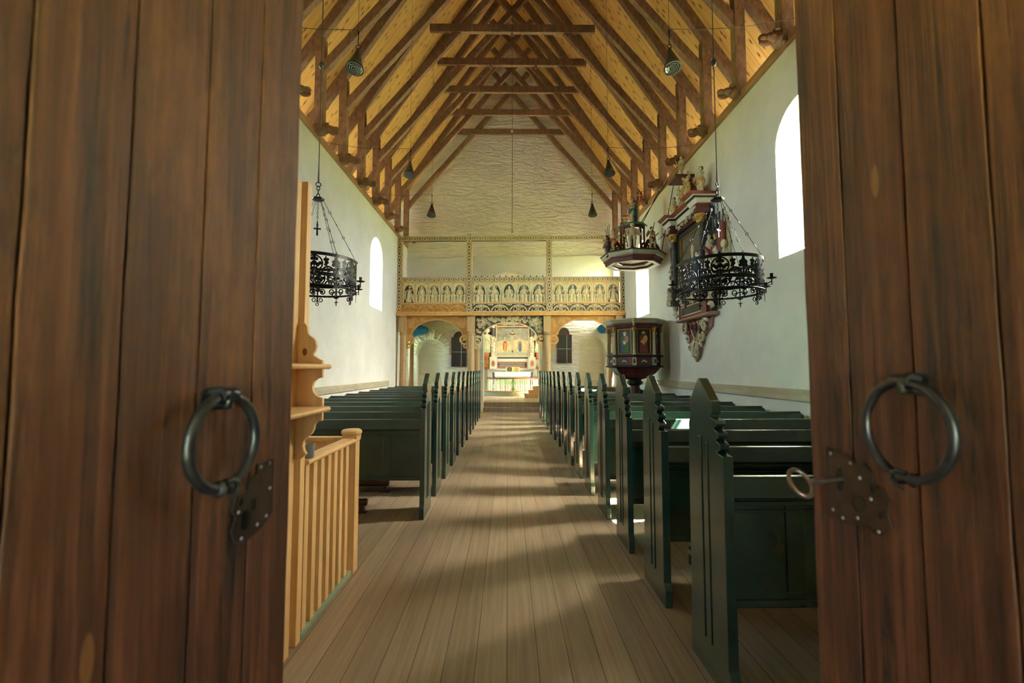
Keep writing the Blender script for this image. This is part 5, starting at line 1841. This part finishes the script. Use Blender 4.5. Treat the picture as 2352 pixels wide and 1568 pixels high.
MB().ribbon([(0.0, z_(2.25)), (0.0, z_(3.3))], 0.06, f2, 0.001, 0.003).ribbon([(-0.30, z_(3.14)), (0.32, z_(3.14))], 0.05, f2, 0.001, 0.003).build('painted_cross', 'plate_iron', pic)
bd = MB()
bd.prism([(-0.06, z_(2.66)), (0.06, z_(2.66)), (0.07, z_(2.9)), (0.085, z_(3.08)), (-0.085, z_(3.08)), (-0.07, z_(2.9))], f2, 0.003, 0.005)
bd.prism([(-0.05, z_(2.36)), (0.05, z_(2.36)), (0.06, z_(2.7)), (-0.06, z_(2.7))], f2, 0.003, 0.005)
bd.prism(circ(0, z_(3.2), 0.05, 12, ry=0.06), f2, 0.003, 0.006)
for s in (-1, 1):
    bd.ribbon([(s * 0.07, z_(3.06)), (s * 0.2, z_(3.13)), (s * 0.29, z_(3.18))], [0.05, 0.035, 0.025], f2, 0.003, 0.005)
bd.build('painted_christ', 'flesh', pic)
for x, m1, m2 in ((-0.36, 'red_cloth', 'ochre_cloth'), (0.36, 'pink_cloth', 'blue_cloth')):
    MB().prism([(x - 0.09, z_(2.36)), (x + 0.09, z_(2.36)), (x + 0.10, z_(2.6)), (x + 0.07, z_(2.80)), (x - 0.07, z_(2.80)), (x - 0.10, z_(2.6))], f2, 0.001, 0.003).build('painted_mourner_gown', m1, pic)
    MB().prism([(x - 0.05, z_(2.3)), (x + 0.07, z_(2.3)), (x + 0.06, z_(2.7)), (x - 0.03, z_(2.7))], f2, 0.003, 0.004).build('painted_mourner_cloak', m2, pic)
    MB().prism(circ(x, z_(2.93), 0.055, 12, ry=0.07), f2, 0.001, 0.004).build('painted_mourner_face', 'flesh', pic)
# slate strip below, carved hood above, niches with statues, cornice
MB().box(-0.78, 0.80, -0.06, 0.0, z_(1.95), z_(2.05)).build('slate_strip', 'altar_black', ap)
hd = MB()
hd.ribbon([(-0.6, z_(3.44)), (-0.5, z_(3.5)), (-0.3, z_(3.44)), (0.0, z_(3.47)), (0.3, z_(3.44)), (0.5, z_(3.5)), (0.62, z_(3.44))], 0.06, f2, 0, 0.02)
hd.build('hood_carving', 'altar_black', ap, 40)
MB().box(-1.3, 1.3, -0.22, 0.0, z_(3.7), z_(3.78)).build('architrave', 'altar_white', ap, 0, 0.005)
fz = MB().box(-1.3, 1.3, -0.14, 0.0, z_(3.78), z_(4.05)).build('frieze', 'altar_white', ap)
r = random.Random(9)
for mt, n in (('altar_red', 26), ('gold', 24), ('altar_black', 14)):
    cv = MB()
    for q in range(n):
        cv.ell((r.uniform(-1.2, 1.2), -0.15, r.uniform(z_(3.81), z_(4.02))), (r.uniform(.03, .06), 0.03, r.uniform(.03, .06)), 7, 5)
    cv.build('frieze_carving', mt, fz, 60)
MB().box(-1.45, 1.45, -0.34, 0.0, z_(4.05), z_(4.16)).build('cornice', 'altar_red', ap, 0, 0.008)
MB().prism([(-1.3, z_(4.16)), (1.3, z_(4.16)), (0.9, z_(4.5)), (0.0, z_(4.85)), (-0.9, z_(4.5))], fxz(0.0), 0, 0.15).build('crowning_panel', 'altar_white', ap, 0, 0.02)
for x in (-1.22, 1.24):
    nb = MB().box(x - 0.16, x + 0.16, -0.03, 0.0, z_(2.3), z_(3.3))
    nb.build('niche', 'night', ap)
    MB().lathe([(0.15, z_(3.22)), (0.17, z_(3.3)), (0.12, z_(3.4)), (0.02, z_(3.44))], (x, -0.05, 0), 12).build('niche_shell', 'altar_white', ap, 40)
    putto('saint_statue', 0.95, ap, ['altar_white' if x > 0 else 'cream_paint', 'cream_paint', 'ochre_cloth'], False, 4, (x, -0.16, z_(2.36)), 0, None, True, True)
    MB().box(x - 0.17, x + 0.17, -0.28, 0.0, z_(2.24), z_(2.36)).build('statue_base', 'rail_green', ap, 0, 0.005)
    MB().lathe([(0.05, z_(1.95)), (0.12, z_(2.08)), (0.14, z_(2.24))], (x, -0.13, 0), 8).build('statue_corbel', 'altar_red', ap)
    r = random.Random(14)
    cv = MB()
    for q in range(26):
        cv.ell((x + math.copysign(0.24, x) + r.uniform(-.06, .06), -0.03, r.uniform(z_(1.9), z_(3.5))), (r.uniform(.03, .07), 0.04, r.uniform(.04, .08)), 7, 5)
    cv.build('side_carving', 'ochre_cloth', ap, 60)
    cv = MB()
    for q in range(10):
        t0 = r.uniform(0, 6)
        p = spiral(x + r.uniform(-.1, .2) * math.copysign(1, x), r.uniform(z_(1.55), z_(1.9)), 0.1, 0.03, t0, 1.1, 10)
        cv.tube([(a, -0.05, b) for a, b in p], 0.03, 6)
    cv.build('hanging_scrolls', 'ochre_cloth' if x < 0 else 'altar_white', ap, 60)

# communion rail: a half round of balusters on a green plinth
cr_ = thing('communion_rail', 'half-round communion rail of pale green balusters with a brown top', 'rail', (ALX, 20.55, CZ))
RR = 1.10


def half(r, n=28, y1=0.25):
    return [(-r, y1)] + [(r * math.cos(PI + PI * i / n), r * 0.98 * math.sin(PI + PI * i / n)) for i in range(n + 1)] + [(r, y1)]


fh = lambda z: (lambda a, b, c: (a, b, z + c))
MB().ribbon(half(RR), 0.30, fh(0), 0.0, 0.185).build('plinth', 'plinth_green', cr_)
MB().ribbon(half(RR), 0.36, fh(0.185), 0.0, 0.03).build('kneeling_board', 'altar_red', cr_)
MB().ribbon(half(RR), 0.13, fh(0.73), 0.0, 0.05).build('top_rail', 'maroon', cr_)
n = 31
for i in range(n):
    t = PI + PI * (i + 0.5) / n
    if abs(i - 15) <= 1:
        continue
    MB().lathe([(0.026, 0.215), (0.026, 0.25), (0.016, 0.27), (0.03, 0.36), (0.033, 0.42), (0.018, 0.52), (0.016, 0.62), (0.026, 0.66), (0.026, 0.73)], (RR * math.cos(t), RR * 0.98 * math.sin(t), 0), 8).build('baluster', 'rail_green' if i % 2 == 0 else 'altar_white', cr_, 40)
gp_ = MB().box(-0.035, 0.035, -RR * 0.98 - 0.03, -RR * 0.98 + 0.03, 0.215, 0.73)
for s in (-1, 1):
    gp_.ribbon([(s * (0.03 + 0.07 * math.sin(PI * q / 10)), 0.3 + 0.36 * q / 10) for q in range(11)], 0.022, fxz(-RR * 0.98), -0.015, 0.015)
    gp_.ribbon(spiral(s * 0.08, 0.28, 0.045, 0.012, 0, s * 1.2, 10), 0.018, fxz(-RR * 0.98), -0.015, 0.015)
gp_.build('gate_post', 'green_cloth', cr_)

stp = thing('wooden_steps', 'pale wooden steps at the right side of the chancel opening', 'steps', (0.98, 18.55, CZ))
for i in range(3):
    mb = MB().box(-0.28 + 0.17 * i, 0.32, -0.3, 0.3, 0.16 * i, 0.16 * (i + 1) - 0.03)
    mb.box(-0.30 + 0.17 * i, 0.32, -0.32, 0.32, 0.16 * (i + 1) - 0.03, 0.16 * (i + 1))
    mb.build('step', 'column', stp, 0, 0.004)

# ------------------------------------------------------------------ ring chandeliers
CH_S = 0.93


def make_chandelier(label, loc, rot):
    """loc: centre of the ring at the height of its lower hoop"""
    t = thing('ring_chandelier', label, 'chandelier', loc, rot, 'black wrought-iron ring chandeliers')
    R = 0.44
    HB = 0.37

    def cy(a, b, c):                      # a: arc length
        th = a / R
        return ((R + c) * math.cos(th), (R + c) * math.sin(th), b)
    C = 2 * PI * R

    def hoop(z0, z1, th):
        mb = MB()
        n = 72
        mb.ribbon([(C * i / n, (z0 + z1) / 2) for i in range(n + 1)], z1 - z0, cy, -th / 2, th / 2)
        return mb
    hoop(HB - 0.035, HB, 0.007).build('top_hoop', 'iron', t)
    hoop(0.115, 0.155, 0.007).build('middle_hoop', 'iron', t)
    mb = MB()
    n = 96
    mb.tube([cy(C * i / n, 0.012, 0) for i in range(n)], [0.011 + 0.003 * (i % 2) for i in range(n)], 8, True)
    mb.build('twisted_hoop', 'iron', t, 60)
    N = 6
    U = C / N
    T = (-0.0035, 0.0035)
    for i in range(N):
        c = (i + 0.5) * U
        mb = MB()
        zc = 0.245
        mb.ribbon(circ(c, zc, 0.083, 22), 0.016, cy, *T, True)
        mb.ribbon([(c, 0.155), (c, 0.30)], 0.014, cy, *T)
        mb.ribbon([(c - 0.055, zc - 0.01), (c + 0.055, zc - 0.01)], 0.03, cy, *T)
        for (a, b, r) in ((0, 0.07, 0.017), (-0.022, 0.045, 0.02), (0.022, 0.045, 0.02), (-0.06, 0.0, 0.02), (0.06, 0.0, 0.02), (-0.035, -0.02, 0.022), (0.035, -0.02, 0.022), (0, 0.0, 0.026), (-0.02, -0.055, 0.016), (0.02, -0.055, 0.016)):
            mb.prism(circ(c + a, zc + b, r, 10), cy, *T)
        mb.build('fleur_ring', 'iron', t)
        mb = MB()
        c2 = i * U
        mb.ribbon([(c2, 0.155), (c2, 0.31)], 0.02, cy, *T)
        for (a, b, r) in ((0, 0.30, 0.022), (-0.025, 0.275, 0.022), (0.025, 0.275, 0.022), (-0.03, 0.24, 0.02), (0.03, 0.24, 0.02), (0, 0.25, 0.024), (0, 0.325, 0.014)):
            mb.prism(circ(c2 + a, b, r, 10), cy, *T)
        for s in (-1, 1):
            mb.ribbon(circ(c2 + s * 0.085, 0.155, 0.062, 12, 0, PI), 0.018, cy, *T)
            mb.ribbon(spiral(c2 + s * 0.085, 0.185, 0.032, 0.01, PI / 2, s * 1.1, 10), 0.012, cy, *T)
            for (a, b, r) in ((0.105, 0.26, 0.022), (0.12, 0.29, 0.02), (0.095, 0.295, 0.016), (0.118, 0.235, 0.014)):
                mb.prism(circ(c2 + s * a, b, r, 9), cy, *T)
            mb.ribbon([(c2 + s * 0.1, 0.2), (c2 + s * 0.115, 0.33)], 0.012, cy, *T)
        mb.build('palmette', 'iron', t)
        mb = MB()
        for s in (-1, 1):
            mb.ribbon(spiral(c + s * 0.055, 0.068, 0.042, 0.012, PI / 2 + s * PI / 2, -s * 1.35, 16), [0.014] * 15 + [0.02], cy, *T)
            mb.ribbon(spiral(c2 + s * 0.06, 0.075, 0.036, 0.012, -PI / 2, s * 1.2, 14), 0.013, cy, *T)
            mb.ribbon(circ(c2 + s * 0.0, 0.02, 0.055, 9, 0, PI), 0.012, cy, *T)
            mb.prism(circ(c + s * 0.055, 0.068, 0.014, 9), cy, *T)
        mb.ribbon([(c, 0.115), (c, 0.02)], 0.016, cy, *T)
        mb.ribbon([(c2, 0.115), (c2, 0.02)], 0.014, cy, *T)
        mb.build('scroll_band', 'iron', t)
        # pendants below
        mb = MB()
        mb.prism([(c2 - 0.035, 0.004), (c2 - 0.025, -0.014), (c2 - 0.012, -0.012), (c2, -0.026), (c2 + 0.012, -0.012), (c2 + 0.025, -0.014), (c2 + 0.035, 0.004)], cy, *T)
        mb.tube([cy(c2, -0.02, 0), cy(c2, -0.045, 0)], 0.003, 6)
        mb.ribbon([(c2, -0.04), (c2, -0.105)], 0.010, cy, -0.002, 0.002)
        mb.ribbon([(c2 - 0.024, -0.062), (c2 + 0.024, -0.062)], 0.010, cy, -0.002, 0.002)
        mb.build('cross_pendant', 'iron', t)
        mb = MB()
        for s in (-1, 1):
            mb.ribbon(spiral(c + s * 0.036, -0.03, 0.034, 0.01, PI / 2 - s * PI / 2 + PI, s * 1.25, 14), 0.010, cy, -0.004, 0.004)
        mb.ribbon([(c, 0.01), (c, -0.06)], [0.022, 0.012], cy, -0.004, 0.004)
        mb.ribbon(spiral(c + 0.004, -0.086, 0.024, 0.007, PI / 2, 1.2, 12), 0.009, cy, -0.004, 0.004)
        mb.build('scroll_pendant', 'iron', t)
        # candle arm
        th = c / R
        d = Vector((math.cos(th), math.sin(th), 0))
        mb = MB()
        mb.tube([d * R + Vector((0, 0, 0.06)), d * (R + 0.06) + Vector((0, 0, 0.045)), d * (R + 0.115) + Vector((0, 0, 0.07)), d * (R + 0.115) + Vector((0, 0, 0.10))], 0.006, 6)
        mb.tube([d * R + Vector((0, 0, 0.03)), d * (R + 0.10) + Vector((0, 0, 0.035))], 0.004, 6)
        p = d * (R + 0.115)
        mb.lathe([(0.005, 0.03), (0.006, 0.09), (0.045, 0.10), (0.048, 0.106), (0.014, 0.108), (0.017, 0.15), (0.013, 0.15)], (p.x, p.y, 0), 14)
        mb.build('candle_arm', 'iron', t, 40)
        # chain from the ring to the hub
        th = c2 / R
        p0 = Vector((R * math.cos(th), R * math.sin(th), HB + 0.005))
        p1 = Vector((0.055 * math.cos(th), 0.055 * math.sin(th), 1.09))
        mb = MB()
        L = 5
        for q in range(L):
            a = p0.lerp(p1, q / L)
            b = p0.lerp(p1, (q + 1) / L)
            dd = (b - a).normalized()
            mb.tube([a + dd * 0.012, b - dd * 0.012], 0.0032, 6)
            sd = dd.cross(Vector((0, 0, 1))).normalized() if q % 2 else dd.cross(Vector((0, 0, 1))).normalized().cross(dd)
            mb.tube([a + dd * 0.015 * math.cos(w) + sd * 0.012 * math.sin(w) for w in [2 * PI * e / 10 for e in range(10)]], 0.0035, 5, True)
        mb.build('chain', 'iron', t, 60)
    # hub, hook, centre chain with cross
    mb = MB().lathe([(0.02, 1.075), (0.062, 1.08), (0.066, 1.09), (0.062, 1.102), (0.015, 1.108)], (0, 0, 0), 18)
    for i in range(6):
        th = i * PI / 3
        mb.ell((0.06 * math.cos(th), 0.06 * math.sin(th), 1.094), (0.014, 0.014, 0.014), 8, 6)
    mb.build('hub', 'iron', t, 50)
    mb = MB()
    links = [(1.128, 0.028, 0), (1.175, 0.028, 1), (1.222, 0.026, 0)]
    for z, r, o_ in links:
        mb.tube([((r * 0.62 * math.sin(w)) * (1 - o_) , (r * 0.62 * math.sin(w)) * o_, z + r * math.cos(w)) for w in [2 * PI * e / 14 for e in range(14)]], 0.006, 7, True)
    mb.tube([(0.028 * math.sin(w), 0, 1.268 + 0.024 * math.cos(w)) for w in [2 * PI * e / 14 for e in range(14)]], 0.006, 7, True)
    mb.build('hook_links', 'iron', t, 60)
    mb = MB()
    for q in range(9):
        z = 1.06 - 0.026 * q
        mb.tube([((0.009 * math.sin(w)) * (q % 2), (0.009 * math.sin(w)) * (1 - q % 2), z + 0.015 * math.cos(w)) for w in [2 * PI * e / 10 for e in range(10)]], 0.0026, 5, True)
    mb.lathe([(0.004, 0.82), (0.012, 0.79), (0.008, 0.76)], (0, 0, 0), 8)
    fx = lambda a, b, c: (a, c, b)
    mb.ribbon([(0, 0.83), (0, 0.66)], [0.012, 0.02], fx, -0.004, 0.004)
    mb.ribbon([(-0.04, 0.74), (0.04, 0.74)], 0.015, fx, -0.004, 0.004)
    mb.build('centre_cross', 'iron', t, 40)
    mb = MB().tube([(0, 0, 1.285), (0, 0, 1.5), (0, 0, 6.6)], [0.011, 0.0055, 0.0055], 8)
    rp = mb.build('suspension_rope', 'rope', t, 50)
    MB().ell((0, 0, 2.72), (0.032, 0.032, 0.048), 14, 10).build('rope_weight', 'lamp', rp, 60)
    return t


c0 = make_chandelier('black wrought-iron ring chandelier hanging by the left wall, half hidden by the pine stand', (-2.06, 4.87, 2.28), 0.35)
c0.scale = (CH_S, CH_S, CH_S)
dup(c0, (2.228, 4.70, 2.226), 'black wrought-iron ring chandelier hanging in front of the memorial on the right wall', None, 0.62)

# ------------------------------------------------------------------ cone lamps
def make_lamp(label, loc, rz, tilt):
    t = thing('cone_lamp', label, 'lamp', loc, rz, 'dark metal cone lamps hung from the roof')
    Rm = Matrix.Rotation(tilt, 4, 'X')
    mb = MB()
    mb.lathe([(0.022, 0.0), (0.026, -0.01), (0.032, -0.05), (0.108, -0.30), (0.112, -0.31), (0.104, -0.31), (0.03, -0.06), (0.018, -0.02)], n=28, loop=True)
    mb.lathe([(0.0, -0.0), (0.022, -0.002), (0.02, -0.03), (0.0, -0.03)], n=16)
    mb.xf(Rm)
    mb.build('shade', 'lamp', t, 40)
    mb = MB()
    for r in (0.095, 0.07, 0.045, 0.02):
        mb.lathe([(r, -0.275), (r, -0.305), (r - 0.006, -0.305), (r - 0.006, -0.275)], n=24, loop=True)
    mb.lathe([(0.1, -0.262), (0.1, -0.266)], n=24)
    mb.xf(Rm)
    mb.build('louvre', 'louvre', t, 40)
    mb = MB()
    mb.tube([(0.03 * math.sin(w), 0, 0.03 + 0.03 * math.cos(w)) for w in [2 * PI * e / 16 for e in range(16)]], 0.006, 7, True)
    mb.tube([(0, 0, 0.055), (0, 0, 0.20)], 0.006, 7)
    mb.tube([(0, 0, 0.20), (0, 0, 0.24)], 0.011, 8)
    mb.build('hanger', 'iron', t, 60)
    return t


def roof_z(x):
    return RA - 0.4 - RS * abs(x - XC)


LAMPS = [(-1.892, 5.55, 5.49, -0.20, -0.22), (-1.88, 8.6, 5.46, -0.1, -0.22), (-1.856, 11.0, 5.50, 0, -0.15), (2.049, 5.5, 5.495, 0.2, -0.22), (1.96, 8.6, 5.506, 0.15, -0.22), (2.038, 10.7, 5.417, 0, -0.15)]
LL_ = ['dark cone lamp hanging nearest the doors on the left side', 'dark cone lamp second from the doors on the left side', 'dark cone lamp farthest left, hanging against the white gable wall',
       'dark cone lamp hanging nearest the doors on the right side', 'dark cone lamp second from the doors on the right side', 'dark cone lamp farthest on the right, hanging before the gable wall']
l0 = None
for (x, y, z, rz, tl), lab in zip(LAMPS, LL_):
    if l0 is None:
        l0 = make_lamp(lab, (x, y, z), rz, tl)
    else:
        dup(l0, (x, y, z), lab, None, rz)
    sd = 'left' if x < 0 else 'right'
    wall = XL + 0.05 if x < 0 else XR - 0.05
    pts = []
    for i in range(13):
        u = i / 12
        pts.append((x + (wall - x) * u, y - 0.35 * u, z + 0.26 + (5.66 - z - 0.26) * u - 0.06 * math.sin(PI * u)))
    mb = MB().tube(pts, 0.004, 5)
    mb.tube([(x, y, z + 0.25), (x, y, roof_z(x))], 0.003, 5)
    o = mb.build('lamp_wire', 'string', None, 60)
    where = {5.55: 'nearest left', 5.5: 'nearest right', 11.0: 'farthest left', 10.7: 'farthest right'}.get(y, 'middle ' + sd)
    tag(o, 'thin wire that holds the %s cone lamp and runs to the wall top' % where, 'wire', 'lamp wires')

t = thing('hanging_cord', 'thin cord with white ball and small hook hanging down the middle of the nave', 'cord', (0.095, 9.0, 0.08))
MB().tube([(0, 0, 4.18), (0.004, 0, 6.0), (0, 0, 9.0), (0, 0, 12.2)], 0.0045, 5).build('cord', 'string', t, 50)
MB().ell((0, 0, 6.21), (0.028, 0.028, 0.034), 12, 8).build('white_ball', 'bead', t, 60)
MB().ell((0, 0, 8.28), (0.028, 0.028, 0.034), 12, 8).build('upper_ball', 'lamp', t, 60)
MB().tube([(0, 0, 4.2), (0.0, 0, 4.16), (0.018, 0, 4.13), (0.0, 0, 4.11), (-0.02, 0, 4.13)], 0.006, 6).build('hook', 'iron', t, 60)
